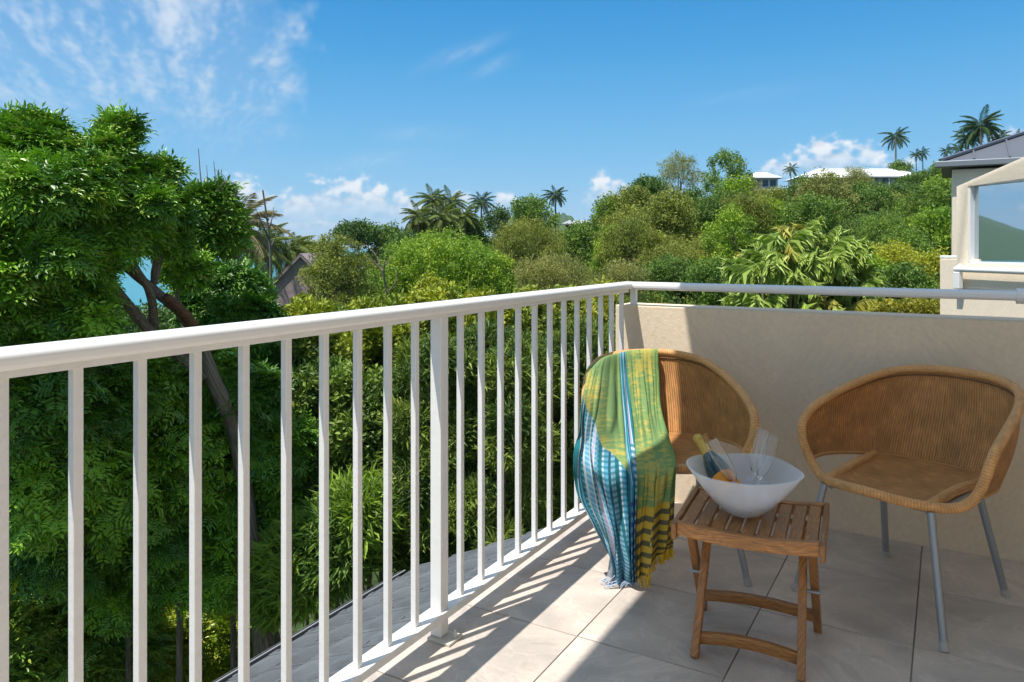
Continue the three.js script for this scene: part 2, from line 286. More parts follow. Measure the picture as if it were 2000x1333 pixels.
{
  const F0 = [0, .435, .321], F1 = [.251, .419, .18], S = [.329, .604, .122], U = [.246, .733, -.288], T = [0, .768, -.368];
  const neg = ([x, y, z]) => [-x, y, z];
  const P = [F0, F1, S, U, T, neg(U), neg(S), neg(F1)];
  CH.rim = (u) => {                                              // 0 front, .5 top of the back, positive x first
    u = ((u % 1) + 1) % 1; const k = u * 8, i = Math.floor(k), t = k - i, a = P[(i + 7) % 8], b = P[i % 8], d = P[(i + 1) % 8], e = P[(i + 2) % 8];
    return V(...[0, 1, 2].map((c) => .5 * (2 * b[c] + (d[c] - a[c]) * t + (2 * a[c] - 5 * b[c] + 4 * d[c] - e[c]) * t * t + (3 * b[c] - a[c] - 3 * d[c] + e[c]) * t * t * t)));
  };
  const U0 = .155, low = new THREE.CatmullRomCurve3([CH.rim(U0), V(.292, .452, .075), V(.268, .442, -.06), V(.19, .425, -.2), V(0, .42, -.262), V(-.19, .425, -.2), V(-.268, .442, -.06), V(-.292, .452, .075), CH.rim(1 - U0)], false, 'centripetal');
  CH.back = (u, v) => { const a = CH.rim(lerp(U0, 1 - U0, u)), b = low.getPoint(u), p = a.lerp(b, v), o = Math.sin(v * Math.PI) * .022 * Math.sin(u * Math.PI); return p.add(V(p.x, 0, p.z + .05).normalize().multiplyScalar(o)); };
  CH.backGeo = sheet(CH.back, 96, 24, .009, (u, v) => [u * 1.35, v * .36]);
  const seatF = (u, v) => {
    const s = u * 2 - 1, f = CH.rim(s * .082), b = low.getPoint(.5 - s * .155), p = f.lerp(b, v), e = Math.pow(Math.abs(s), 3);
    p.x *= 1 - .06 * Math.sin(v * Math.PI); p.y += -.028 * (1 - e) * Math.sin(Math.pow(v, .8) * Math.PI) + .012 * e * Math.sin(v * Math.PI); return p;
  };
  CH.seatGeo = sheet(seatF, 40, 32, .012, (u, v) => [v * .46, u * .46]);
  const edge = (s) => { const p = []; for (let i = 0; i <= 12; i++) p.push(seatF(s, i / 12)); return tube(p, .017, 40, 10); };
  CH.edges = [edge(0), edge(1)];
  const loop = []; for (let i = 0; i < 64; i++) loop.push(CH.rim(i / 64));
  const rimG = new THREE.TubeGeometry(new THREE.CatmullRomCurve3(loop, true), 200, .0165, 14, true), q = rimG.attributes.uv; for (let i = 0; i < q.count; i++) q.setXY(i, q.getY(i), q.getX(i) * 16);
  CH.rimGeo = rimG;
  const lowP = []; for (let i = 0; i <= 40; i++) lowP.push(low.getPoint(i / 40)); CH.borderGeo = tube(lowP, .008, 90, 8);
  const seam = []; for (let i = 0; i <= 60; i++) { const p = CH.back(.01 + .98 * i / 60, .065); p.x *= .978; p.z += .008; seam.push(p); } CH.seamGeo = tube(seam, .0032, 120, 6);
  CH.feet = [[.257, .305, .185, .395, .235], [-.257, .305, -.185, .395, .235], [.216, -.262, .17, .405, -.14], [-.216, -.262, -.17, .405, -.14]];
}
function wickerChair(label, x, z, turn) {
  const t = thing('wicker_chair', label, 'chair', [x, 0, z], turn, 'wicker tub chairs on the balcony');
  part('backrest', CH.backGeo, wicker, t); part('seat', CH.seatGeo, wicker, t);
  for (const e of CH.edges) part('seat_edge', e, caneWrap, t);
  part('rim', CH.rimGeo, caneWrap, t); part('border', CH.borderGeo, caneWrap, t); part('seam', CH.seamGeo, seamDark, t);
  part('under_frame', merge([rod(V(-.17, .385, .22), V(-.165, .392, -.16), .009), rod(V(.17, .385, .22), V(.165, .392, -.16), .009), rod(V(-.18, .39, .21), V(.18, .39, .21), .009), rod(V(-.165, .395, -.15), V(.165, .395, -.15), .009)]), legMetal, t);
  for (const [fx, fz, tx, ty, tz] of CH.feet) {
    const foot = V(fx, 0, fz), top = V(tx, ty, tz), d = top.clone().sub(foot), a = foot.clone().addScaledVector(d, .05);
    const l = part('leg', rod(a, top, .0125, .0125, 16), legMetal, t);
    part('foot_cap', merge([rod(V(fx, .0005, fz), foot.clone().addScaledVector(d, .045), .0145, .0135, 16), rod(foot.clone().addScaledVector(d, .045), foot.clone().addScaledVector(d, .065), .0135, .0125, 16)]), glide, l);
  }
  return t;
}
wickerChair('brown wicker tub chair on grey metal legs standing right of the wooden table', -.123, -3.063, -.41);
wickerChair('brown wicker tub chair with the colourful cloth thrown over its back', -1.013, -2.981, .511);

// ------------------------------------------------------------------ folding slatted table
const woodMaps = [0, 1].map((s) => texture(512, 256, (x, y) => {
  const w = wrapNoise(x, y, 3, 2.2 + s * 5, 3), g = Math.sin((y * 16 + w * 5 + wrapNoise(x, y, 2, 7.3, 2) * 3) * Math.PI * 2), f = wrapNoise(x * .12, y, 90, 3.7 + s, 3);
  const k = 205 + 26 * g * (.5 + w) + 95 * f + 36 * w; return [k, k * .93, k * .86];
}));
const woods = [0, 1, 2, 3].map((i) => { const k = [1, .84, 1.1, .92][i], t = woodMaps[i % 2].clone(); t.offset.set(i * .37, i * .23); t.repeat.set(2.4, 5); t.needsUpdate = true; return std(.56 * k, .285 * k, .088 * k, .40, { map: t, bumpMap: t, bumpScale: .0008, clearcoat: .12, clearcoatRoughness: .4 }); });
const woodUv = (g, long) => { const p = g.attributes.position, uv = new Float32Array(p.count * 2); for (let i = 0; i < p.count; i++) { const q = [p.getX(i), p.getY(i), p.getZ(i)]; uv[i * 2] = q[long]; uv[i * 2 + 1] = q[(long + 1) % 3] + q[(long + 2) % 3]; } g.setAttribute('uv', new THREE.BufferAttribute(uv, 2)); return g; };
{
  const t = thing('folding_table', 'small slatted wooden folding table on crossed legs under the glass bowl', 'table', [-.534, 0, -2.44], .10);
  const sag = (x) => .407 - .012 * (1 - x * x / .04), n = 9;
  // an arched board: length along x, thickness in z, top edge following f
  const arch = (x0, x1, y, h, th, rise, z) => {
    const s = new THREE.Shape(), N = 16, Y = (x) => y + rise * (1 - Math.pow((2 * (x - x0) / (x1 - x0) - 1), 2));
    s.moveTo(x0, Y(x0)); for (let i = 1; i <= N; i++) { const x = lerp(x0, x1, i / N); s.lineTo(x, Y(x)); } for (let i = N; i >= 0; i--) { const x = lerp(x0, x1, i / N); s.lineTo(x, Y(x) - h); }
    const g = new THREE.ExtrudeGeometry(s, { depth: th - .004, bevelEnabled: true, bevelSize: .002, bevelThickness: .002, bevelSegments: 2 }); g.translate(0, 0, z - th / 2 + .002); return woodUv(toCreasedNormals(g, .6), 0);
  };
  part('front_rail', arch(-.2, .2, .411, .036, .022, -.013, .178), woods[2], t);
  part('back_rail', arch(-.2, .2, .411, .036, .022, -.013, -.178), woods[0], t);
  for (let i = 0; i < n; i++) { const x = (i - (n - 1) / 2) * .0445; const m = part('slat', woodUv(box(.0365, .014, .333, 0, 0, 0, .003), 2), woods[(i * 7 + 2) % 4], t); m.position.set(x, sag(x) - .007, 0); m.rotation.z = .012 / .02 * x * .9; }
  for (const s of [-1, 1]) part('end_board', woodUv(box(.016, .05, .40, s * .21, .385, .0, .004), 2), woods[s > 0 ? 1 : 3], t);
  for (const s of [-1, 1]) {                                     // front feet lean back, back feet lean forward; each pair joined by arched stretchers
    part('leg', woodUv(bar(V(s * .152, .0, .172), V(s * .145, .378, -.08), .024, .034, V(1, 0, 0), .004), 1), woods[2], t);
    part('leg', woodUv(bar(V(s * .184, .0, -.163), V(s * .178, .378, .105), .024, .034, V(1, 0, 0), .004), 1), woods[1], t);
    part('pivot', rod(V(s * .135, .2, .02), V(s * .2, .2, .02), .005, .005, 10), legMetal, t);
  }
  part('stretcher', arch(-.141, .141, .062, .03, .018, .014, .136), woods[0], t);
  part('stretcher', arch(-.173, .173, .088, .03, .018, .014, -.10), woods[3], t);
  part('top_bar', merge([rod(V(-.15, .372, -.078), V(.15, .372, -.078), .008, .008, 10), rod(V(-.185, .372, .103), V(.185, .372, .103), .008, .008, 10)]), woods[1], t);
}
// ------------------------------------------------------------------ frosted bowl with a bottle, flutes and ice
const BOWL = V(-.562, .4005, -2.432);
{
  const frost = new THREE.MeshPhysicalMaterial({ color: new THREE.Color(.93, .94, .95), roughness: .5, transmission: .72, thickness: 0, ior: 1.45 });
  const t = thing('glass_bowl', 'large frosted white glass bowl with rounded square rim on the slatted table', 'bowl', BOWL.toArray(), .62);
  const sq = (a, n) => 1 / Math.pow(Math.pow(Math.abs(Math.cos(a)), n) + Math.pow(Math.abs(Math.sin(a)), n), 1 / n);
  const f = (off) => (u, v) => {
    const a = u * Math.PI * 2, k = v, r = (.03 + .143 * Math.pow(k, .88)) * lerp(1, sq(a, 2.5) * .99, k) - off * .004;
    const dip = .003 * Math.cos(4 * a) * k * k;                  // the corners stand lower than the sides
    return V(Math.cos(a) * r, off * .005 + .146 * Math.pow(k, 1.32) - dip * .6, Math.sin(a) * r);
  };
  const g = sheet((u, v) => { const o = f(0)(1 - u, v), i = f(1)(1 - u, v); return o.lerp(i, .5); }, 96, 30, .005);
  part('bowl_wall', toCreasedNormals(mergeVertices(g.deleteAttribute('uv') && g, 1e-4), 1.2), frost, t);
  part('bowl_foot', new THREE.CylinderGeometry(.03, .034, .006, 32).translate(0, .004, 0), frost, t);
}
const lathe = (pts, seg = 32) => new THREE.LatheGeometry(pts.map(([r, y]) => new THREE.Vector2(Math.max(r, 1e-4), y)), seg);
function along(o, a, b) { o.position.copy(a); o.quaternion.setFromUnitVectors(V(0, 1, 0), b.clone().sub(a).normalize()); }
{
  const a = at(1440, 981, 2.345), b = at(1357, 846, 2.60);
  const t = thing('champagne_bottle', 'dark green sparkling wine bottle with gold foil neck leaning in the frosted bowl', 'bottle'); along(t, a, b); t.scale.setScalar(.92);
  part('glass_body', lathe([[0, .006], [.03, .002], [.041, .006], [.0435, .016], [.0435, .135], [.041, .16], [.034, .185], [.025, .208], [.0185, .228], [.0165, .25], [.015, .262], [0, .262]], 40), std(.006, .024, .016, .12, { clearcoat: .3, clearcoatRoughness: .05 }), t);
  const foilB = texture(128, 128, (x, y) => { const k = 128 + 170 * wrapNoise(x, y, 14, 2.2, 3); return [k, k, k]; }, false);
  const foil = std(.62, .36, .07, .34, { metalness: .75, bumpMap: foilB, bumpScale: .002 });
  part('foil', lathe([[.0235, .214], [.0195, .230], [.0172, .25], [.0158, .27], [.0158, .284], [.0182, .286], [.0184, .297], [.0165, .312], [.009, .318], [0, .319]], 32), foil, t);
  const lab = texture(256, 128, (x, y) => { const n = wrapNoise(x, y, 40, 3.1, 2) * 10; const band = y > .16 && y < .2 || y > .8 && y < .84; return band ? [150, 84, 14] : [244 + n, 150 + n, 22]; });
  part('label', lathe([[.0438, .03], [.0440, .031], [.0440, .104], [.0438, .105]], 40), std(.92, .92, .92, .6, { map: lab }), t);
}
{
  const clear = new THREE.MeshPhysicalMaterial({ color: 0xffffff, roughness: .01, transmission: 1, thickness: .002, ior: 1.5 });
  const flute = lathe([[.031, .0], [.029, .003], [.006, .007], [.0038, .014], [.0038, .062], [.008, .074], [.017, .092], [.0225, .12], [.0245, .155], [.0235, .19], [.0215, .215], [.0207, .215], [.0226, .19], [.0235, .155], [.0215, .121], [.016, .094], [.007, .078], [0, .074]], 28);
  const spots = [['clear glass flute leaning left against the bottle in the bowl', at(1462, 985, 2.33), at(1392, 868, 2.40)], ['clear glass flute standing upright at the back of the bowl, taller of the right pair', at(1464, 968, 2.43), at(1484, 868, 2.47)], ['clear glass flute leaning right, nearest the bowl rim on the right', at(1470, 975, 2.37), at(1497, 893, 2.42)]];
  for (const [label, a, b] of spots) { const t = thing('champagne_flute', label, 'glass', [0, 0, 0], 0, 'champagne flutes in the bowl'); along(t, a, b); part('glass', flute, clear, t); }
  const ice = new THREE.MeshPhysicalMaterial({ color: new THREE.Color(.97, .98, 1), roughness: .18, transmission: .85, thickness: 0, ior: 1.31 }), R = rngOf(21), cubes = [];
  for (let i = 0; i < 46; i++) { const a = R() * 6.28, r = Math.sqrt(R()) * .085, s = .018 + R() * .014, g = box(s, s * .9, s, 0, 0, 0, .004); g.applyMatrix4(new THREE.Matrix4().makeRotationFromEuler(new THREE.Euler(R() * 3, R() * 3, R() * 3))); g.translate(Math.cos(a) * r + .012, .03 + r * r * 4 + R() * .045, Math.sin(a) * r); cubes.push(g); }
  const t = part('crushed_ice', merge(cubes), ice, scene, 'stuff'); t.position.copy(BOWL); t.userData = { kind: 'stuff', label: 'clear crushed ice heaped in the bottom of the frosted bowl', category: 'ice' };
}
// ------------------------------------------------------------------ the sarong over the left chair
{
  const cl = (r, g, b) => [r, g, b], pale = cl(150, 202, 222);
  const teal = cl(22, 128, 140), white = cl(214, 226, 232), sky = cl(98, 176, 208), navy = cl(36, 52, 128), lilac = cl(196, 172, 214), green = cl(132, 168, 104), lime = cl(196, 200, 122), gold = cl(220, 184, 60), olive = cl(104, 102, 74), deep = cl(16, 92, 112);
  const mix = (a, b, t) => a.map((k, i) => lerp(k, b[i], clamp(t)));
  const W = 1024, Hh = 1024, band = (x, list) => { let s = 0; for (const [w, c] of list) { s += w; if (x < s) return c; } return list[list.length - 1][1]; };
  const stripe = [[.11, teal], [.02, white], [.05, deep], [.03, sky], [.05, teal], [.03, white], [.07, sky], [.02, white], [.05, teal], [.03, pale], [.04, lilac], [.02, white], [.06, sky], [.05, teal], [.03, white], [.06, sky], [.03, deep], [.05, pale], [.05, teal], [.03, white], [.06, sky], [.06, teal]];
  const map = texture(W, Hh, (u, v) => {
    const n = fbm(u * 5, v * 9, 3.3, 4), weave = 1 + .05 * Math.sin(u * W * 1.57) + .05 * Math.sin(v * Hh * 1.57) + .05 * fbm(u * 90, v * 90, 1.1, 2);
    let c;
    const ikat = (s) => mix(green, mix(lime, gold, .4), sstep(-.12, .30, fbm(u * 5 + s, v * 4, 6.1, 3) + fbm(u * 14 + v * 6, v * 130, 2.4, 3) * .75 + .06));
    if (u < .43) {
      const edge = .25 + u * .76 + n * .05;
      if (v < edge) { const k = sstep(edge - .26, edge - .05, v + fbm(u * 10, v * 10, 4.4, 3) * .22); c = mix(mix(green, cl(142, 182, 108), fbm(u * 30, v * 12, 8.8, 3) + .2), ikat(2.2), .25 + k); }
      else { const x = u / .43, b = band(clamp((x * 1.02) % 1), stripe), chk = Math.sin(v * 330) > .1; c = x > .22 && chk ? mix(b, x > .55 ? cl(20, 104, 122) : white, .5) : b; if (v > .88) c = mix(c, chk ? cl(60, 110, 160) : pale, .4); }
    } else if (u < .535) {
      const x = (u - .43) / .105, b = band(x, [[.1, sky], [.03, white], [.14, teal], [.06, pale], [.13, sky], [.07, deep], [.06, pale], [.05, lilac], [.03, white], [.14, teal], [.07, pale], [.12, sky]]);
      c = v > .45 && x > .5 ? mix(b, Math.sin(v * 250) > 0 ? teal : white, .6) : b; if (v > .66) c = mix(c, Math.sin(v * 190) > 0 ? navy : (Math.sin(u * 400) > 0 ? pale : deep), .6);
    } else {
      const s = (v - .70 + (u - .8) * .02) * 1;
      if (v < .70 + n * .02) c = ikat(9.1); else c = (s * 21) % 1 < .56 ? mix(gold, lime, .12 + n) : olive;
      if (v < .70) c = mix(c, cl(104, 158, 92), sstep(.86, .97, u) * .7);
    }
    return c.map((k) => k * weave);
  });
  map.flipY = false;
  const fabric = std(.66, .66, .66, .95, { map, sheen: .2, sheenRoughness: .8, side: THREE.DoubleSide });
  // hanging places: rows from the back of the rim over its top and down to the floor; columns from the outer left edge to the right edge
  const rows = [
    [[1168, 742, 3.46], [1192, 722, 3.47], [1214, 715, 3.48], [1222, 715, 3.485], [1232, 712, 3.49], [1262, 712, 3.49], [1286, 712, 3.49]],
    [[1150, 718, 3.25], [1180, 698, 3.33], [1206, 691, 3.41], [1217, 688, 3.415], [1226, 686, 3.42], [1258, 682.5, 3.415], [1285, 683, 3.41]],
    [[1142, 750, 3.08], [1174, 734, 3.21], [1206, 734, 3.345], [1219, 734, 3.36], [1231, 734, 3.365], [1262, 732, 3.37], [1287, 732, 3.375]],
    [[1134, 798, 2.87], [1168, 800, 3.00], [1209, 798, 3.20], [1224, 798, 3.22], [1238, 798, 3.24], [1270, 797, 3.28], [1292, 796, 3.30]],
    [[1125, 848, 2.80], [1164, 858, 2.86], [1214, 862, 3.00], [1230, 862, 3.02], [1247, 862, 3.05], [1284, 860, 3.12], [1309, 858, 3.15]],
    [[1119, 890, 2.78], [1160, 916, 2.75], [1220, 920, 2.76], [1236, 920, 2.74], [1252, 918, 2.74], [1292, 914, 2.735], [1320, 900, 2.74]],
    [[1128, 958, 2.81], [1172, 985, 2.78], [1224, 985, 2.73], [1237, 980, 2.715], [1252, 975, 2.72], [1290, 968, 2.715], [1319, 950, 2.72]],
    [[1157, 1008, 2.80], [1188, 1045, 2.77], [1224, 1050, 2.73], [1237, 1045, 2.715], [1248, 1035, 2.715], [1286, 1018, 2.71], [1317, 1005, 2.71]],
    [[1182, 1058, 2.80], [1200, 1090, 2.78], [1226, 1098, 2.745], [1238, 1098, 2.735], [1248, 1088, 2.73], [1284, 1060, 2.715], [1316, 1050, 2.71]],
    [[1201, 1112, 2.81], [1207, 1126, 2.80], [1226, 1136, 2.785], [1240, 1136, 2.785], [1248, 1128, 2.76], [1284, 1085, 2.72], [1315, 1068, 2.71]],
  ].map((r) => r.map((q) => at(...q)));
  const U = [0, .21, .40, .48, .56, .80, 1];
  const cr = (a, b, c, d, t) => V(...['x', 'y', 'z'].map((k) => .5 * (2 * b[k] + (c[k] - a[k]) * t + (2 * a[k] - 5 * b[k] + 4 * c[k] - d[k]) * t * t + (3 * b[k] - a[k] - 3 * c[k] + d[k]) * t * t * t)));
  const pick = (list, i, t) => { const n = list.length - 1, g = (k) => list[clamp(k, 0, n)]; return cr(g(i - 1), g(i), g(i + 1), g(i + 2), t); };
  const folds = (u, v) => {
    const mid = Math.exp(-Math.pow((u - .48) / .085, 2));
    let d = .012 * mid * Math.sin((u - .4) * 118 + v * 3) * sstep(.05, .2, v) + .006 * Math.sin(u * 34 + v * 5 + 1.2 * Math.sin(v * 7)) * sstep(.12, .4, v) * (1 - mid);
    d += .020 * sstep(.45, .9, v) * Math.sin(u * 27 + v * 3.4 + .6 + 1.5 * fbm(u * 3, v * 4, 7.7, 2)) + .007 * sstep(.08, .3, v) * Math.sin(u * 58 + v * 9 + 3 * fbm(u * 4, v * 4, 1.2, 2)) + .020 * Math.sin(u * 15 - v * 11) * sstep(.25, .5, v) * sstep(.45, .3, u) + .012 * Math.sin(u * 42 + v * 6) * sstep(.55, .8, v);
    d += .008 * Math.exp(-Math.pow((u - .70 - v * .1) / .02, 2)) * sstep(.02, .12, v) * sstep(.62, .3, v) + fbm(u * 6, v * 6, 2.2, 3) * .012 * sstep(.1, .3, v);
    return d;
  };
  const surf = (u, v) => {
    let i = 0; while (i < U.length - 2 && u > U[i + 1]) i++; const t = (u - U[i]) / (U[i + 1] - U[i]), k = v * (rows.length - 1), j = Math.min(Math.floor(k), rows.length - 2);
    const col = rows.map((r) => pick(r, i, t)), p = pick(col, j, k - j), d = folds(u, v);
    p.addScaledVector(FWD, -Math.abs(d) * 1.15).addScaledVector(RGT, d * .35); p.y = Math.max(p.y, .004); return p;
  };
  const t = thing('sarong_cloth', 'green, blue and yellow striped cloth with fringe draped over the left wicker chair', 'cloth', rows[1][3].toArray());
  const base = rows[1][3];
  const g = sheet((u, v) => surf(u, v).sub(base), 200, 240, .0018, (u, v) => [u, v]);
  part('cloth_panel', mergeVertices(g, 1e-5), fabric, t);
  const yarn = [], blue = [], R = rngOf(4);
  for (let i = 0; i < 120; i++) {
    const u = .57 + .43 * (i + R() * .6) / 120, a = surf(u, .997), b = a.clone().add(V((R() - .5) * .02, -.022 - R() * .02, (R() - .5) * .016)), m = a.clone().lerp(b, .5).add(V((R() - .5) * .008, 0, (R() - .5) * .008));
    b.y = Math.max(b.y, .003); m.y = Math.max(m.y, .003); yarn.push(tube([a, m, b].map((p) => p.sub(base)), .0014, 5, 4));
  }
  for (let i = 0; i < 46; i++) {
    const a = surf(.02 + .5 * i / 46, .997), b = a.clone().addScaledVector(RGT, -.012 - R() * .05).addScaledVector(FWD, -.02 + R() * .03); b.y = .003 + R() * .006; a.y = Math.max(a.y, .004);
    yarn.length; blue.push(tube([a, a.clone().lerp(b, .5).setY(.012 + R() * .012), b].map((p) => p.sub(base)), .0013, 5, 4));
  }
  part('fringe', merge(yarn), std(.72, .46, .02, .9), t); part('fringe', merge(blue), std(.34, .44, .58, .9), t);
}

// ------------------------------------------------------------------ land and sea
const ridge = [[-2500, -34], [-600, -22], [0, -13], [300, -9], [540, -3.5], [650, -2.5], [800, -.5], [1000, 1.5], [1130, 1], [1200, 3], [1300, 5.2], [1450, 6], [1600, 7.4], [1830, 8], [2100, 8.5], [3000, 9]];
function groundAt(x, z) {
  const d = depthOf(x, z), px = 1000 + FOCAL * sideOf(x, z) / Math.max(d, 9);
  let i = 0; while (i < ridge.length - 2 && px > ridge[i + 1][0]) i++;
  const r = lerp(ridge[i][1], ridge[i + 1][1], clamp((px - ridge[i][0]) / (ridge[i + 1][0] - ridge[i][0])));
  return lerp(lerp(-6.8, r, Math.pow(clamp((d - 16) / 84), 1.05)), -40, sstep(118, 240, d)) + fbm(x * .05, z * .05, 1.5, 3) * 1.2 * sstep(14, 40, d);
}
{
  const n = 190, pos = [], uv = [], idx = [];
  for (let j = 0; j <= n; j++) for (let i = 0; i <= n; i++) { const x = -330 + 520 * i / n, z = -360 + 420 * j / n; pos.push(x, groundAt(x, z), z); uv.push(x / 6, z / 6); }
  for (let j = 0; j < n; j++) for (let i = 0; i < n; i++) { const a = j * (n + 1) + i; idx.push(a, a + n + 1, a + 1, a + 1, a + n + 1, a + n + 2); }
  const g = new THREE.BufferGeometry(); g.setAttribute('position', new THREE.Float32BufferAttribute(pos, 3)); g.setAttribute('uv', new THREE.Float32BufferAttribute(uv, 2)); g.setIndex(idx); g.computeVertexNormals();
  const soil = texture(512, 512, (x, y) => { const a = wrapNoise(x, y, 8, 2.1, 5), b = wrapNoise(x, y, 70, 4.1, 3), k = 150 + 150 * a + 120 * b; return [k * .82, k, k * .5]; });
  struct('ground', g, std(.10, .115, .07, 1, { map: soil }));
  const waves = texture(512, 512, (x, y) => { const k = 128 + 150 * wrapNoise(x, y, 24, 1.9, 4); return [k, k, k]; }, false, [900, 900]);
  const sea = new THREE.PlaneGeometry(40000, 40000, 1, 1).rotateX(-Math.PI / 2).translate(0, -24, 0);
  struct('sea', sea, std(.012, .20, .245, .28, { bumpMap: waves, bumpScale: .35 }));
  // far hills: a ridge line given as bearing from the view axis (degrees) and height at a distance
  const farHill = (b0, b1, dist, h, col) => {
    const nb = 90, P = [], ix = [];
    for (let i = 0; i <= nb; i++) for (let j = 0; j <= 14; j++) {
      const b = lerp(b0, b1, i / nb) * Math.PI / 180, t = j / 14, r = dist * (1 + (t - .5) * .7), e = Math.sin(t * Math.PI), y = -26 + (h(lerp(b0, b1, i / nb)) + 26) * Math.pow(e, .8) * (1 + .22 * fbm(i * .14, j * .5, dist, 4));
      const p = FWD.clone().multiplyScalar(Math.cos(b) * r).addScaledVector(RGT, Math.sin(b) * r); P.push(p.x, y, p.z);
      if (i < nb && j < 14) { const o = i * 15 + j; ix.push(o, o + 1, o + 15, o + 15, o + 1, o + 16); }
    }
    const q = new THREE.BufferGeometry(); q.setAttribute('position', new THREE.Float32BufferAttribute(P, 3)); q.setIndex(ix); q.computeVertexNormals(); struct('hill', q, col);
  };
  farHill(-75, -37, 2600, (b) => 165 * Math.exp(-Math.pow((b + 48) / 7.5, 2)), std(.045, .085, .03, 1, { side: THREE.DoubleSide }));
  farHill(-1, 8, 1100, (b) => 50 * Math.exp(-Math.pow((b - 3.9) / 2.2, 2)), std(.045, .085, .03, 1, { side: THREE.DoubleSide }));
}

// ------------------------------------------------------------------ leaves, sprigs and fronds
const UP = V(0, 1, 0);
function leafTris(out, m, len, w, fold, droop) {                 // two folded halves along +z, oval with a pointed tip
  const P = [V(0, 0, 0), V(-w * .43, fold, len * .26), V(-w * .45, fold * .9, len * .58), V(0, -droop * .22, len * .45), V(w * .43, fold, len * .26), V(w * .45, fold * .9, len * .58), V(0, -droop, len)].map((p) => p.applyMatrix4(m));
  for (const [a, b, c] of [[0, 3, 1], [1, 3, 2], [2, 3, 6], [0, 4, 3], [4, 5, 3], [5, 6, 3]]) out.push(...P[a].toArray(), ...P[b].toArray(), ...P[c].toArray());
}
const geoOf = (tris) => { const g = new THREE.BufferGeometry(); g.setAttribute('position', new THREE.Float32BufferAttribute(tris, 3)); g.computeVertexNormals(); return g; };
const frameM = (p, dir, up, s = 1) => { const z = dir.clone().normalize(), x = up.clone().cross(z); if (x.lengthSq() < 1e-6) x.set(1, 0, 0); x.normalize(); const y = z.clone().cross(x); return new THREE.Matrix4().makeBasis(x.multiplyScalar(s), y.multiplyScalar(s), z.clone().multiplyScalar(s)).setPosition(p); };
const rnd3 = (R) => V(R() * 2 - 1, R() * 2 - 1, R() * 2 - 1);
// a twig end with feathered leaves (the big tree)
const pinnate = [1, 2, 3].map((seed) => {
  const R = rngOf(seed), t = [];
  for (let k = 0; k < 7; k++) {
    const a = k / 7 * 6.283 + R(), el = .15 + R() * .75, d = V(Math.cos(a) * Math.cos(el), Math.sin(el) - .15, Math.sin(a) * Math.cos(el)).normalize(), len = .2 + R() * .1, side = UP.clone().cross(d).normalize();
    for (let i = 1; i <= 5; i++) for (const s of i === 5 ? [0] : [-1, 1]) {
      const q = i / 5, p = d.clone().multiplyScalar(len * q).add(V(0, -.07 * q * q, 0)), ld = d.clone().multiplyScalar(s ? .55 : 1).addScaledVector(side, s).add(V(0, -.22 + (R() - .5) * .3, 0));
      leafTris(t, frameM(p, ld, UP), .085 + R() * .03, .034, .006, .012);
    }
  }
  return geoOf(t);
});
// whorls of long narrow leaves (bamboo, oleander)
const lance = [4, 5, 6].map((seed) => {
  const R = rngOf(seed), t = [];
  for (let k = 0; k < 16; k++) { const d = rnd3(R).add(V(0, .35, .5)).normalize(); leafTris(t, frameM(rnd3(R).multiplyScalar(.09), d, rnd3(R).add(UP)), .13 + R() * .08, .022 + R() * .01, .003, .035); }
  return geoOf(t);
});
// oval leaves on short twigs (shrubs)
const oval = [7, 8, 9].map((seed) => {
  const R = rngOf(seed), t = [];
  for (let k = 0; k < 18; k++) { const d = rnd3(R).add(V(0, .3, .4)).normalize(); leafTris(t, frameM(rnd3(R).multiplyScalar(.1), d, rnd3(R).multiplyScalar(.7).add(UP)), .075 + R() * .045, .042 + R() * .012, .007, .012); }
  return geoOf(t);
});
// leaf clumps of far crowns, about 0.7 m across
const clump = [10, 11, 12].map((seed) => {
  const R = rngOf(seed), t = [];
  for (let k = 0; k < 30; k++) { const p = rnd3(R).multiplyScalar(.34), d = rnd3(R).add(V(0, .1, 0)).normalize(); leafTris(t, frameM(p, d, rnd3(R).multiplyScalar(.8).add(UP)), .16 + R() * .12, .075 + R() * .04, .012, .03); }
  return geoOf(t);
});
const wisps = [13, 14].map((seed) => {
  const R = rngOf(seed), t = [];
  for (let k = 0; k < 30; k++) { const p = rnd3(R).multiplyScalar(.38), d = rnd3(R).add(V(0, -.5, 0)).normalize(); leafTris(t, frameM(p, d, rnd3(R)), .2 + R() * .14, .04 + R() * .02, .008, .03); }
  return geoOf(t);
});
const leafMat = (r, g, b, rough = .62, tr = .3) => new THREE.MeshPhysicalMaterial({ color: new THREE.Color(r, g, b), roughness: rough, transmission: tr, thickness: 0, ior: 1.4, side: THREE.DoubleSide });
const glossy = new THREE.MeshPhysicalMaterial({ color: new THREE.Color(1, 1, 1), roughness: .4, transmission: .3, thickness: 0, ior: 1.45, side: THREE.DoubleSide });
const matte = leafMat(1, 1, 1, .7, .4);
const barkMap = texture(256, 256, (x, y) => { const k = 190 + 110 * wrapNoise(x, y * .4, 30, 2.4, 4) + 70 * wrapNoise(x, y, 6, 7.7, 3); return [k, k * .96, k * .9]; });
const bark = std(.34, .29, .24, .95, { map: barkMap, bumpMap: barkMap, bumpScale: .02 }), barkPale = std(.36, .31, .25, .95, { map: barkMap, bumpMap: barkMap, bumpScale: .01 }), barkRust = std(.30, .15, .075, .95, { map: barkMap, bumpMap: barkMap, bumpScale: .02 });
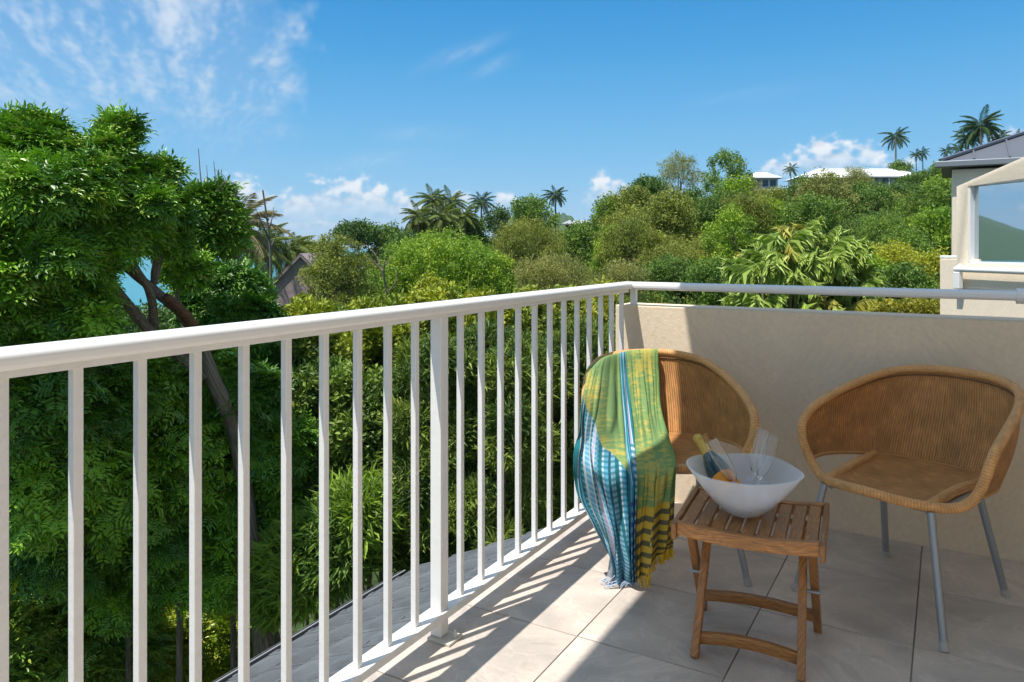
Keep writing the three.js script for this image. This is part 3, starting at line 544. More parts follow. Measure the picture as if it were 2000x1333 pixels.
// sprigs over a set of lobes [centre, rx, ry, rz]; tints are two linear colours mixed at random
function crown(parent, lobes, count, geos, mat, tints, seed, o = {}) {
  const R = rngOf(seed), area = lobes.map((l) => l[1] * l[2] + l[2] * l[3] + l[1] * l[3]), total = area.reduce((a, b) => a + b, 0), lists = geos.map(() => []);
  const shift = lobes.map(() => (R() - .5) * (o.vary ?? .5));
  for (let n = 0; n < count; n++) {
    let r = R() * total, li = 0; while (li < lobes.length - 1 && (r -= area[li]) > 0) li++;
    const [c, rx, ry, rz] = lobes[li], d = rnd3(R).normalize();
    if (d.y < -.2 && R() < (o.open ?? .45)) continue;
    const k = (o.in ?? .62) + (1.06 - (o.in ?? .62)) * Math.pow(R(), .55), q = k * (1 + (o.rough ?? .24) * perlin.noise(c.x + d.x * 2.6, c.y + d.y * 2.6, c.z + d.z * 2.6 + seed));
    const p = V(c.x + d.x * rx * q, c.y + d.y * ry * q, c.z + d.z * rz * q);
    if (o.floor !== undefined && p.y < o.floor) continue;
    const dir = d.clone().multiplyScalar(.8).add(V(0, o.lift ?? .25, 0)).addScaledVector(rnd3(R), .55), up = UP.clone().addScaledVector(d, .35).addScaledVector(rnd3(R), .45);
    const t = clamp(R() + shift[li]), col = tints[0].map((a, i) => lerp(a, tints[1][i], t)), br = (o.odd && R() < o.odd[0]) ? o.odd[1] : col;
    lists[Math.floor(R() * geos.length)].push([frameM(p, dir, up, (o.size ?? 1) * (.6 + R() * .75)), br]);
  }
  lists.forEach((list, gi) => {
    if (!list.length) return;
    const m = new THREE.InstancedMesh(geos[gi], mat, list.length), col = new THREE.Color();
    list.forEach(([x, c], i) => { m.setMatrixAt(i, x); m.setColorAt(i, col.setRGB(...c)); });
    m.name = 'crown'; m.userData.kind = 'stuff'; m.castShadow = m.receiveShadow = true; parent.add(m);
  });
}
const tintOf = { olive: [[.168, .217, .016], [.350, .375, .034]], mid: [[.105, .211, .015], [.253, .375, .025]], bright: [[.155, .305, .010], [.378, .510, .016]], dark: [[.056, .130, .014], [.126, .235, .022]], yellow: [[.337, .363, .014], [.500, .510, .021]], grey: [[.210, .235, .045], [.393, .388, .079]], deep: [[.077, .164, .014], [.176, .293, .021]] };

// ------------------------------------------------------------------ trees of the hillside
let seedNow = 100;
function hillTree(name, label, px, top, d, wpx, tint, o = {}) {
  const p = at(px, top, d), gy = groundAt(p.x, p.z), h = Math.max(p.y - gy, 1.6), w = wpx / FOCAL * d, R = rngOf(seedNow += 7);
  const t = thing(name, label, o.category ?? 'tree', [p.x, gy, p.z], 0, o.group), ch = Math.min(h * (o.full ?? .8), w * (o.tall ?? .95)), lobes = [], n = o.lobes ?? 13;
  for (let i = 0; i < n; i++) {
    const a = i * 2.4 + R(), y = Math.pow((i + .5) / n, .8), rr = Math.sqrt(1 - Math.pow(y * 1.02 - .18, 2) * .85) * w * .40 * (.55 + .45 * R()) * (i === n - 1 ? .2 : 1), s = w * (.17 + .10 * R()) * (o.lobe ?? 1);
    lobes.push([V(Math.cos(a) * rr, h - ch + (ch - s * .7) * y, Math.sin(a) * rr), s, s * (.66 + .2 * R()), s]);
  }
  const trunk = [limb([V(0, -.5, 0), V((R() - .5) * .3, (h - ch) * .6 + .2, 0), V((R() - .5) * w * .12, h - ch * .45, (R() - .5) * w * .1)], [.016 * h + .05, .012 * h + .04, .03], 8, 6, px)];
  for (let i = 0; i < n; i += 2) { const c = lobes[i][0]; trunk.push(limb([V(0, Math.max(h - ch, h * .2) * .8, 0), V(c.x * .4, lerp(h - ch, c.y, .55), c.z * .4), c.clone()], [.008 * h + .03, .02], 6, 5, i)); }
  part('trunk', merge(trunk), o.pale ? barkPale : bark, t);
  const unit = clamp(d / 60, .45, 1.25) * (o.leaf ?? 1), area = lobes.reduce((a, l) => a + l[1] * l[1] * 12.6 * .8, 0);
  crown(t, lobes, Math.min(5200, Math.round(area / (unit * unit) * (o.dense ?? 3.4))), o.geos ?? clump, matte, tintOf[tint], seedNow, { size: unit, open: .35, lift: .2, vary: .7, odd: o.odd, in: o.in ?? .6 });
  return t;
}
hillTree('tree', 'tall open grey green tree on the skyline, left of the tall pair', 1325, 297, 88, 92, 'grey', { tall: 1.25, geos: wisps, dense: 2.6, pale: 1, lobes: 12, lobe: .9 });
hillTree('tree', 'tall dark tree on the skyline, right of the tall pair', 1416, 291, 92, 92, 'mid', { tall: 1.3, lobes: 12, dense: 2.8 });
hillTree('tree', 'small round dark tree on the ridge left of the tall pair', 1262, 346, 84, 76, 'deep');
hillTree('tree', 'green tree on the ridge where the cloud meets the slope', 1198, 384, 78, 96, 'mid');
hillTree('tree', 'green tree on the ridge just right of the grey roofed hut', 1240, 372, 80, 80, 'deep');
hillTree('tree', 'thin pale stemmed tree between the tall pair and the white pavilion', 1462, 350, 96, 52, 'grey', { tall: 1.3, pale: 1, geos: wisps, dense: 2.2 });
hillTree('tree', 'grey green see-through tree standing before the long white roof', 1676, 324, 103, 66, 'grey', { geos: wisps, dense: 2, pale: 1, tall: .9 });
hillTree('tree', 'dark flat tree at the right end of the long white roof', 1795, 338, 98, 80, 'deep', { tall: .6 });
hillTree('tree', 'dark green tree against the edge of the grey metal roof', 1836, 320, 96, 64, 'mid');
hillTree('tree', 'small dark bush tree at the foot of the tallest hilltop palm', 1758, 316, 112, 34, 'deep', { tall: .8 });
hillTree('tree', 'olive tree low on the ridge below the white pavilion', 1520, 372, 90, 120, 'olive', { tall: .6 });
hillTree('tree', 'olive tree below the left part of the white roofed house', 1590, 362, 92, 110, 'olive', { tall: .6 });
hillTree('tree', 'green tree below the middle of the white roofed house', 1668, 372, 90, 120, 'mid', { tall: .6 });
hillTree('tree', 'dark green tree below the right part of the white roofed house', 1750, 362, 92, 120, 'deep', { tall: .6 });
hillTree('tree', 'broad olive tree on the slope below the tall skyline pair', 1398, 388, 76, 120, 'olive', { tall: .8 });
hillTree('tree', 'broad olive tree on the slope below the small round dark tree', 1296, 398, 70, 130, 'olive', { tall: .8 });
hillTree('tree', 'mid green tree on the slope left of the drooping palm, highest of its row', 1470, 405, 70, 120, 'mid', { tall: .7 });
hillTree('tree', 'dark tree on the slope straight above the drooping palm', 1560, 410, 70, 130, 'deep', { tall: .7 });
hillTree('tree', 'mid green tree on the upper slope right of the drooping palm', 1650, 415, 68, 130, 'mid', { tall: .7 });
hillTree('tree', 'dark tree on the upper slope left of the neighbouring beige house', 1745, 412, 66, 120, 'deep', { tall: .7 });
hillTree('tree', 'light green tree touching the neighbouring beige house', 1838, 402, 46, 110, 'bright', { tall: .9 });
hillTree('tree', 'bright green tree in the middle of the slope below the hut', 1215, 440, 56, 120, 'bright', { tall: .8 });
hillTree('tree', 'olive tree in the middle of the slope, left of the olive pair', 1305, 455, 54, 130, 'olive');
hillTree('tree', 'olive tree in the middle of the slope, right of the olive pair', 1395, 455, 54, 130, 'olive', { geos: wisps, dense: 3 });
hillTree('tree', 'dark green tree in the middle of the slope left of the drooping palm', 1472, 470, 50, 120, 'deep');
hillTree('tree', 'mid green tree behind the top of the drooping palm', 1590, 465, 48, 120, 'mid');
hillTree('tree', 'dull green tree right behind the drooping palm', 1680, 470, 44, 110, 'deep');
hillTree('tree', 'mid green tree on the slope above the yellow green bushes', 1770, 445, 42, 120, 'mid', { tall: .8 });
hillTree('tree', 'round green tree under the single palm by the grey roofed hut', 1042, 384, 86, 84, 'mid');
hillTree('tree', 'small dark round tree right of the palm cluster', 972, 404, 92, 52, 'dark');
hillTree('tree', 'dense grey olive round tree below the single palm', 1035, 428, 60, 140, 'olive', { geos: wisps, dense: 3.8 });
hillTree('tree', 'green tree on the slope below the grey roofed hut', 1130, 436, 66, 110, 'mid');
hillTree('umbrella_tree', 'bright green spreading tree with a flat rounded crown left of centre', 868, 462, 38, 270, 'bright', { tall: .5, lobes: 18, dense: 3 });
hillTree('umbrella_tree', 'dark green flat crowned tree on the skyline left of the palms', 698, 434, 74, 76, 'dark', { tall: .45 });
hillTree('tree', 'olive open tree with dead branches before the shingled house', 655, 458, 33, 150, 'olive', { tall: .95, lobe: .8, dense: 2.4, lobes: 15, pale: 1 });
hillTree('tree', 'small olive tree hiding the right half of the shingled house', 634, 500, 30, 70, 'olive', { tall: 1.0, lobe: .8, dense: 2.4 });
hillTree('tree', 'dull green tree on the skyline above the shingled house', 610, 470, 60, 90, 'olive', { tall: .7 });
hillTree('tree', 'dark tree on the skyline between the flat crowned tree and the palms', 760, 440, 76, 70, 'deep');
hillTree('tree', 'green tree below the palm cluster, behind the bright spreading tree', 800, 452, 62, 130, 'deep');
hillTree('tree', 'pale olive feathery tree right of the bright spreading tree', 1090, 496, 33, 170, 'grey', { geos: wisps, dense: 3.4, tall: .7 });
hillTree('tree', 'pale olive feathery tree above the bend of the white railing', 1215, 508, 34, 110, 'grey', { geos: wisps, dense: 3.4 });
hillTree('tree', 'dark green tree above the sunlit start of the right railing', 1310, 500, 40, 140, 'deep');
hillTree('tree', 'mid green tree left of the drooping palm, just above the railing', 1405, 505, 36, 130, 'mid');
hillTree('tree', 'yellow green shrub tree between the drooping palm and the beige house', 1742, 472, 27, 120, 'yellow', { tall: .8 });
hillTree('shrub', 'yellow leaved bush against the corner of the beige house', 1822, 488, 22, 70, 'yellow', { category: 'shrub', tall: 1.2 });
hillTree('shrub', 'bright green bush low beside the drooping palm', 1702, 504, 19, 90, 'bright', { category: 'shrub', tall: 1 });
hillTree('shrub', 'glossy dark green bush under the yellow green shrub tree', 1772, 520, 17, 110, 'deep', { category: 'shrub', tall: .8 });
hillTree('tree', 'low tangled green tree under the left half of the palm cluster', 838, 424, 80, 90, 'olive', { tall: .7 });
hillTree('tree', 'low tangled green tree under the right half of the palm cluster', 908, 420, 82, 90, 'deep', { tall: .7 });
hillTree('shrub', 'dark bush behind the leaning trunks of the big tree', 290, 596, 16, 260, 'dark', { category: 'shrub', tall: .6 });
{
  // the crowd of trees that covers the middle of the slope: four rows under nine landmarks
  const R = rngOf(404), kinds = ['mid', 'olive', 'deep', 'mid', 'bright', 'olive', 'grey', 'deep'], say = { mid: 'mid green', olive: 'olive green', deep: 'deep green', bright: 'bright green', grey: 'grey green' };
  const rows = ['high on the slope', 'in the upper middle', 'in the lower middle', 'low on the slope'];
  const marks = [[1150, 'below the grey roofed hut'], [1240, 'below the small dark skyline tree'], [1325, 'below the left tall skyline tree'], [1415, 'below the right tall skyline tree'], [1490, 'below the white pavilion'], [1580, 'below the left end of the white house'], [1665, 'below the middle of the white house'], [1750, 'below the tallest hilltop palm'], [1825, 'left of the neighbouring beige house']];
  rows.forEach((where, row) => marks.forEach(([mx, mark]) => {
    if (!row && (mx > 1430 || mx < 1200)) return;                               // low growth only before the white house
    const px = mx + (R() - .5) * 60, d = [84, 70, 56, 46][row] + R() * 9, p = at(px, 484, d), gy = groundAt(p.x, p.z), far = !row && mx > 1430, h = lerp(3.6, 7.0, R()) * (mx < 1200 ? .58 : row ? 1 : far ? .3 : .72), top = HORIZON - (gy + h - EYE.y) / d * FOCAL, kind = kinds[Math.floor(R() * 8)];
    hillTree('hillside_tree', say[kind] + ' tree ' + where + ', ' + (mark[0] === 'b' ? 'straight ' : '') + mark, px, top, d, lerp(2.8, 5.2, R()) * (far ? .55 : 1) / d * FOCAL, kind, { group: 'trees crowding the hillside', tall: lerp(.7, 1.25, R()), lobes: 10 + Math.floor(R() * 6), lobe: lerp(.8, 1.1, R()), geos: R() < .35 ? wisps : clump, dense: 2.8, pale: R() < .4 });
  }));
}
// what fills the slope between them and cannot be told apart
{
  const R = rngOf(77), lobes = [], low = [];
  for (let i = 0; i < 760; i++) {
    const px = lerp(540, 2150, R()), d = lerp(26, 112, Math.pow(R(), .8)), p = at(px, 480, d), gy = groundAt(p.x, p.z), s = lerp(.6, 1.5, Math.pow(R(), 1.6)) * lerp(.8, 1.15, d / 100);
    const cap = d > 93 && px > 1430 ? 1.5 : 1.7;
    (d < 55 ? low : lobes).push([V(p.x, gy + cap * Math.pow(R(), 1.5) + .2, p.z), s, s * lerp(.7, 1.1, R()), s]);
  }
  const g = new THREE.Group(); g.name = 'hillside_scrub'; g.userData = { kind: 'stuff', label: 'mixed green scrub filling the hillside between the trees', category: 'scrub' }; scene.add(g);
  crown(g, lobes, 15000, clump, matte, [[.11, .18, .015], [.30, .35, .03]], 71, { size: 1.15, vary: 1.6, open: .6, rough: .4 });
  crown(g, low, 15000, clump, matte, [[.105, .18, .014], [.32, .37, .025]], 72, { size: .8, vary: 1.6, open: .6, rough: .4 });
}
// ------------------------------------------------------------------ palms
function frondGeo(seed, L, droop, leaf, hang, pairs = 40, wide = .015) {
  const R = rngOf(seed), t = [], pts = []; for (let i = 0; i <= 12; i++) { const q = i / 12; pts.push(V(0, L * (.34 * q - droop * q * q), L * q * (1 - .18 * q * droop))); }
  const c = new THREE.CatmullRomCurve3(pts);
  for (let i = 0; i < pairs; i++) {
    const q = .14 + .86 * i / (pairs - 1), p = c.getPointAt(q), tan = c.getTangentAt(q), len = leaf * L * Math.pow(Math.sin(Math.PI * (.18 + .8 * q)), .7) * (.85 + .3 * R());
    for (const s of [-1, 1]) leafTris(t, frameM(p, V(s * .75, -hang + (R() - .5) * .35, 0).addScaledVector(tan, .75), V(0, 1, 0).addScaledVector(rnd3(R), .3)), len, L * wide, L * .003, len * .28 * hang);
  }
  const stem = limb(pts, [L * .012, L * .004], 12, 5, seed); return mergeGeometries([geoOf(t), (() => { const q = stem; q.deleteAttribute('uv'); return q; })()]);
}
const fronds = [1, 2, 3].map((s) => frondGeo(s, 2.4, .42 + s * .09, .26, .45)), weeping = [4, 5, 6].map((s) => frondGeo(s, 1.5, .62 + (s - 4) * .12, .50, 2.6, 26, .0085));
const palmGreen = leafMat(.18, .24, .035, .55, .3), palmDark = leafMat(.06, .125, .028, .55, .25), palmDry = leafMat(.27, .24, .10, .8, .25), palmLight = leafMat(.42, .55, .10, .5, .35), palmYellow = leafMat(.52, .50, .08, .5, .35);
const palmBark = std(.24, .21, .17, .95, { map: barkMap });
function palm(label, px, py, d, scale, n, mat, o = {}) {
  const top = at(px, py, d), gx = top.x + (o.lean ?? 0), gz = top.z, gy = groundAt(gx, gz), R = rngOf(seedNow += 3);
  const t = thing('palm_tree', label, 'palm', [gx, gy, gz]), c = V(top.x - gx, top.y - gy, 0);
  part('trunk', limb([V(0, -.4, 0), V((o.lean ?? 0) * -.25, c.y * .5, 0), c], [.15 * scale + .05, .11 * scale + .03, .09 * scale], 14, 8, px), palmBark, t);
  n = Math.round(n * 1.35);
  for (let i = 0; i < n; i++) {
    const f = part('frond', fronds[i % 3], i > n * .88 && o.dry !== false ? palmDry : mat, t), q = i / n, el = lerp(1.05, -.75, Math.pow(q, .9)) + (R() - .5) * .2;
    f.position.copy(c); f.rotation.set(-el, i * 2.4 + R() * .4, 0, 'YXZ'); f.scale.setScalar(scale * (.85 + .3 * R()));
    if (o.wind) f.rotation.y = lerp(f.rotation.y % 6.283, o.wind, .22);
  }
  return t;
}
palm('coconut palm at the left of the palm cluster on the ridge, tallest there', 845, 392, 82, 1.0, 20, palmGreen);
palm('coconut palm in the middle of the palm cluster with upright dark top', 880, 396, 84, 1.0, 20, palmGreen);
palm('coconut palm low at the left edge of the palm cluster', 818, 424, 78, 1.0, 22, palmGreen);
palm('low pale coconut palm at the front of the palm cluster', 862, 428, 74, 1.05, 24, palmGreen);
palm('coconut palm low at the right edge of the palm cluster', 905, 426, 80, .95, 22, palmGreen);
palm('dark coconut palm standing alone right of the palm cluster', 940, 396, 88, .85, 18, palmDark);
palm('tall slim palm standing alone beside the grey roofed hut', 1085, 383, 92, .8, 18, palmDark, { dry: false });
palm('small dark palm between the white pavilion and the long white roof', 1545, 331, 108, .55, 15, palmDark, { dry: false });
palm('tallest palm on the hilltop, bare trunk above the long white roof', 1750, 268, 112, .98, 18, palmDark, { dry: false, wind: 1.2 });
palm('little palm at the right end of the white roof, left of two', 1790, 303, 116, .5, 13, palmDark, { dry: false });
palm('little palm at the right end of the white roof, right of two', 1803, 300, 116, .55, 13, palmDark, { dry: false });
palm('big windswept palm behind the grey metal roof', 1917, 248, 74, 1.0, 22, palmDark, { dry: false, wind: 1.0 });
palm('dark palm just left of the big windswept palm', 1892, 272, 78, .75, 18, palmDark, { dry: false });
palm('small dark palm at the left end of the grey metal roof', 1850, 296, 84, .45, 14, palmDark, { dry: false });
palm('small palm second from the left end of the grey metal roof', 1873, 289, 86, .5, 14, palmDark, { dry: false });
palm('small dark palm right of the big windswept palm', 1953, 270, 84, .62, 16, palmDark, { dry: false });
palm('dark palm nearest the right edge behind the grey metal roof', 1986, 272, 84, .6, 16, palmDark, { dry: false });
palm('dry brown coconut palm behind the right side of the big tree', 462, 448, 24, .72, 24, palmDry);
palm('yellow green palm left of the dead tree', 500, 490, 34, .75, 20, palmGreen);
palm('palm on the skyline right of the dead tree', 523, 472, 44, .62, 18, palmDark);
palm('yellow green palm above the gable of the shingled house', 560, 490, 46, .8, 22, palmGreen);
{
  const cane = std(.22, .22, .08, .8);
  // drooping cane palm beyond the parapet: many stems and weeping fronds
  const p = at(1575, 560, 14), gy = groundAt(p.x, p.z), t = thing('cane_palm', 'large cane palm with drooping light green fronds behind the parapet wall', 'palm', [p.x, gy, p.z]), R = rngOf(31), st = [];
  const heads = []; for (let i = 0; i < 56; i++) { const u = R() * 2 - 1, px = 1573 + u * 108, q = at(px, 0, 14 + (R() - .5) * 1.8), crest = at(0, 462 + Math.pow(Math.abs(u), 1.5) * 80, 14).y; heads.push(V(q.x - p.x, lerp(-.25, crest, Math.pow(R(), .6)) - gy, q.z - p.z)); }
  for (const h of heads) st.push(limb([V(h.x * .35, -.3, h.z * .35), V(h.x * .7, h.y * .5, h.z * .7), h], [.05, .04, .025], 10, 6, h.x));
  st.forEach((g) => part('stem', g, cane, t));
  heads.forEach((h, k) => { for (let i = 0; i < 6; i++) { const f = part('frond', weeping[(i + k) % 3], R() < .12 ? palmYellow : palmLight, t); f.position.copy(h); f.rotation.set(-(1.3 - i * .17 + (R() - .5) * .3), i * 2.4 + R() + k, 0, 'YXZ'); f.scale.setScalar(.30 + R() * .18); } });
  const q = at(1640, 600, 12.5), g2 = groundAt(q.x, q.z), u = thing('cane_palm', 'low yellowing cane palm peeping over the parapet wall under the railing', 'palm', [q.x, g2, q.z]), s2 = [];
  for (let k = 0; k < 9; k++) { const w = at(1510 + k * 24, 0, 12.4 + R()), h = V(w.x - q.x, -.1 + R() * .18 - g2, w.z - q.z); s2.push(limb([V(h.x * .5, -.3, h.z * .5), h], [.04, .02], 6, 6, k)); for (let i = 0; i < 8; i++) { const f = part('frond', weeping[(i + k) % 3], R() < .45 ? palmYellow : palmLight, u); f.position.copy(h); f.rotation.set(-(.8 - i * .16), i * 2.4 + R(), 0, 'YXZ'); f.scale.setScalar(.4 + R() * .2); } }
  s2.forEach((g) => part('stem', g, cane, u));
}
{
  // clipped yellow hedge at the foot of the beige house
  const p = at(1782, 600, 9.2), t = thing('yellow_hedge', 'clipped yellow and green hedge below the right railing by the beige house', 'hedge', [p.x, p.y - 1.2, p.z]), lobes = [];
  for (let i = 0; i < 7; i++) { const q = at(1735 + i * 17, 604 - Math.sin(i / 6 * 3.1) * 4, 9.2 + (i % 2) * .2); lobes.push([V(q.x - p.x, q.y - p.y + 1.2 - .06, q.z - p.z), .16, .11, .25]); }
  part('stem', rod(V(0, -4, 0), V(0, 1.1, 0), .04, .02, 6), bark, t);
  crown(t, lobes, 1500, oval, matte, [[.10, .16, .012], [.42, .38, .02]], 41, { size: .42, vary: .8 });
}

// ------------------------------------------------------------------ the big tree and the garden below
{
  const root = at(560, 1100, 9.6), gy = groundAt(root.x, root.z), t = thing('broadleaf_tree', 'big dark glossy leaved tree filling the left side above the railing', 'tree', [root.x, gy, root.z]);
  const L = (px, py, r, d, sy = .9) => { const p = at(px, py, d); const k = r / FOCAL * d; return [p.sub(V(root.x, gy, root.z)), k, k * sy, k]; };
  const lobes = [L(40, 318, 74, 7.6), L(-40, 345, 86, 7.4), L(120, 325, 66, 7.9), L(212, 322, 56, 8.2), L(285, 368, 52, 8.5), L(312, 415, 44, 8.7), L(170, 390, 95, 7.8), L(60, 430, 120, 7.3), L(-60, 520, 110, 7.1), L(250, 430, 70, 8.0), L(120, 520, 92, 7.4), L(20, 580, 100, 7.2), L(180, 470, 60, 7.7), L(318, 332, 20, 8.6), L(235, 262, 32, 8.3), L(90, 268, 30, 7.8), L(35, 255, 32, 7.7), L(150, 575, 60, 7.6), L(290, 470, 34, 8.4), L(335, 470, 36, 8.9), L(370, 530, 34, 9.3), L(140, 640, 70, 7.6), L(130, 610, 66, 7.3)];
  const o = V(root.x, gy, root.z), P = (px, py, d) => at(px, py, d).sub(o);
  const wood = [limb([V(0, -.4, 0), P(470, 900, 9.3), P(442, 800, 9.1), P(408, 720, 8.95), P(384, 652, 8.85)], [.15, .13, .10, .085], 26, 10, 3),
    limb([P(300, 566, 8.6), P(215, 498, 8.3), P(150, 448, 8.0)], [.055, .05, .03], 16, 10, 4), limb([P(384, 652, 8.85), P(345, 606, 8.73), P(300, 566, 8.6)], [.06, .058, .055], 12, 10, 6),
    limb([P(400, 735, 8.95), P(290, 645, 8.6), P(246, 590, 8.4), P(200, 532, 8.2), P(140, 480, 7.9)], [.075, .065, .055, .03], 22, 9, 5),
    limb([P(300, 640, 8.7), P(292, 570, 8.5), P(262, 520, 8.3), P(235, 430, 8.2)], [.055, .045, .03], 16, 8, 7), limb([P(300, 555, 8.6), P(315, 470, 8.7), P(300, 380, 8.6)], [.045, .035, .02], 14, 7, 9),
    limb([P(250, 590, 8.4), P(60, 560, 7.7), P(-80, 480, 7.3)], [.05, .04, .03], 14, 7, 11), limb([P(215, 500, 8.3), P(240, 400, 8.2), P(225, 300, 8.2)], [.05, .035, .02], 14, 7, 12), limb([P(205, 540, 8.2), P(90, 420, 7.7), P(40, 310, 7.6)], [.05, .035, .02], 14, 7, 13), limb([P(330, 590, 8.7), P(300, 560, 8.6), P(330, 400, 8.7)], [.03, .02, .01], 12, 6, 14)];
  part('trunk', merge(wood), bark, t);
  part('broken_branch', limb([P(379, 638, 8.78), P(352, 606, 8.68), P(322, 578, 8.58)], [.066, .062, .045], 10, 9, 4), barkRust, t);
  const clumps = []; { const R = rngOf(90); for (const [c, rx, ry, rz] of lobes) { clumps.push([c, rx * .62, ry * .62, rz * .62]); for (let i = 0; i < 6; i++) { const d = rnd3(R).normalize(); if (d.y < -.5) d.y *= -1; const k = .30 + R() * .24; clumps.push([c.clone().add(V(d.x * rx * .78, d.y * ry * .78, d.z * rz * .78)), rx * k, ry * k * .8, rz * k]); } } }
  crown(t, clumps, 11500, pinnate, glossy, [[.075, .21, .014], [.33, .57, .03]], 51, { in: .6, vary: .9, open: .2, lift: -.4, rough: .42, size: .61, odd: [.08, [.42, .55, .08]] });
  const low = thing('shrub', 'dark shaded bushes filling the garden behind the left balusters', 'shrub', [root.x, gy, root.z]);
  const lows = [L(40, 760, 110, 7.6), L(150, 800, 110, 8.2), L(270, 760, 80, 8.8), L(90, 920, 120, 8.0), L(230, 930, 110, 8.8), L(350, 860, 100, 9.4), L(140, 1030, 110, 8.8), L(320, 1000, 110, 9.6), L(455, 960, 90, 10), L(400, 720, 60, 9.5), L(420, 1080, 100, 9.9), L(250, 1120, 90, 9.6), L(560, 1010, 90, 10), L(540, 880, 70, 9.8), L(490, 780, 60, 9.6)];
  for (const i of [5, 8, 11]) part('stem', limb([V(lows[i][0].x, -.3, lows[i][0].z), lows[i][0]], [.06, .03], 8, 6, i), bark, low);
  crown(low, lows, 11000, pinnate, glossy, [[.075, .205, .014], [.30, .53, .03]], 52, { in: .35, lift: -.4, rough: .5, vary: .9, open: .2, size: .68, odd: [.04, [0.13, 0.23, 0.04]] });
  const side = thing('broadleaf_tree', 'lighter green airy tree top at the right edge of the big tree', 'tree', [root.x - .6, gy, root.z - 1.4]), o2 = side.position, L2 = (px, py, r, d) => { const p = at(px, py, d), k = r / FOCAL * d; return [p.sub(o2), k, k * .85, k]; }, P2 = (px, py, d) => at(px, py, d).sub(o2);
  part('trunk', merge([limb([V(0, -.4, 0), P2(360, 640, 10.4), P2(345, 560, 10.4), P2(385, 480, 10.3), P2(420, 400, 10.2)], [.09, .07, .05, .02], 20, 7, 21), limb([P2(345, 560, 10.4), P2(335, 500, 10.3), P2(360, 420, 10.2)], [.04, .025], 10, 6, 22), limb([P2(385, 480, 10.3), P2(440, 440, 10.3)], [.03, .015], 8, 6, 23)]), barkPale, side);
  crown(side, [L2(400, 400, 30, 10.2), L2(370, 420, 32, 10.1), L2(428, 386, 20, 10.3), L2(435, 428, 26, 10.3), L2(395, 455, 32, 10.2), L2(445, 465, 22, 10.3), L2(350, 460, 30, 10.2)], 1250, pinnate, glossy, [[.12, .27, .02], [.28, .46, .04]], 53, { in: .25, vary: .9, size: .8, lift: -.4, rough: .4 });
  for (const [k, w] of [[.012, [[398, 430], [420, 375], [417, 315]]], [.012, [[405, 430], [432, 380], [445, 345]]], [.009, [[396, 390], [404, 350], [403, 322]]], [.012, [[420, 430], [452, 400], [462, 360]]], [.014, [[400, 440], [391, 340], [387, 290]]], [.008, [[420, 375], [440, 350], [418, 330]]], [.008, [[440, 420], [456, 390], [470, 372]]]]) part('dead_branch', limb(w.map(([x, y], q) => P2(x, y, 10.05 + q * .1)), [k, k * .7, k * .35], 10, 5, k * 900), std(.13, .11, .10, .95), side);
  const bush = thing('shrub', 'bright green bush just above the railing beside the leaning trunks', 'shrub', [root.x - .2, gy, root.z - 2.6]), o3 = bush.position, L3 = (px, py, r, d) => { const p = at(px, py, d), k = r / FOCAL * d; return [p.sub(o3), k, k * .8, k]; };
  part('stem', limb([V(0, -.3, 0), V(.1, 3, .1), L3(450, 590, 10, 11.5)[0]], [.08, .04], 10, 7, 31), bark, bush);
  crown(bush, [L3(440, 565, 48, 11.4), L3(476, 572, 40, 11.6), L3(400, 600, 44, 11.3), L3(460, 620, 60, 11.2), L3(500, 622, 34, 11.6), L3(380, 560, 26, 11.5), L3(500, 660, 60, 11.4), L3(550, 700, 44, 11.6)], 2500, pinnate, glossy, [[.07, .20, .02], [.19, .38, .035]], 54, { in: .4, size: .8, vary: .9, lift: -.4, rough: .35 });
}
function gardenShrub(name, label, spots, n, geos, tints, seed, o = {}) {
  const q = at(spots[0][0], 600, spots[0][3]), gy = groundAt(q.x, q.z), t = thing(name, label, o.category ?? 'shrub', [q.x, gy, q.z]);
  const lobes = spots.map(([px, py, r, d]) => { const p = at(px, py, d), k = r / FOCAL * d; return [V(p.x - q.x, p.y - gy, p.z - q.z), k, k * (o.sy ?? 1.1), k]; });
  for (const l of lobes.slice(0, 8)) part('stem', limb([V(l[0].x * .8, -.3, l[0].z * .8), V(l[0].x, l[0].y * .6, l[0].z), l[0]], [.035, .028, .012], 8, 5, l[0].x), o.stem ?? bark, t);
  crown(t, lobes, n, geos, o.mat ?? matte, tints, seed, { in: .4, vary: 1.1, open: .25, ...o });
  return t;
}
const column = (px, top, bottom, r, d, step = .8) => { const out = []; for (let y = top + r, k = 0; y < bottom; y += r * step, k++) out.push([px + (k % 2 ? 1 : -1) * r * .35, y, r * (k ? 1 : .8), d - .06 * k]); return out; };
const thicket = (seed, x0, x1, y0, y1, d0, d1, n, r0, r1) => { const R = rngOf(seed), out = []; for (let i = 0; i < n; i++) { const px = lerp(x0, x1, R()), t = R(); out.push([px, lerp(y0, y1, t) + (R() - .5) * 50, lerp(r0, r1, R()), lerp(d0, d1, R()) - t * .5]); } return out; };
gardenShrub('shrub', 'yellow green leafy shrub behind the balusters left of the wide post', thicket(1, 600, 790, 630, 800, 11.2, 12.6, 34, 22, 42), 5200, oval, [[.138, .220, .012], [.391, .440, .022]], 61, { rough: .45, size: .85 });
gardenShrub('shrub', 'dark leafy shrub under the yellow green shrub, left of the wide post', thicket(2, 590, 800, 760, 1080, 10.2, 11.4, 62, 20, 42), 8200, oval, [[.069, .150, .013], [.230, .340, .030]], 62, { rough: .5, size: .85, odd: [.08, [.30, .42, .06]] });
gardenShrub('shrub', 'bright yellow green shrub just under the rail at the wide post', thicket(3, 760, 1010, 590, 710, 13, 14.4, 44, 18, 36), 6200, oval, [[.161, .250, .012], [.437, .470, .022]], 63, { rough: .45, size: .9 });
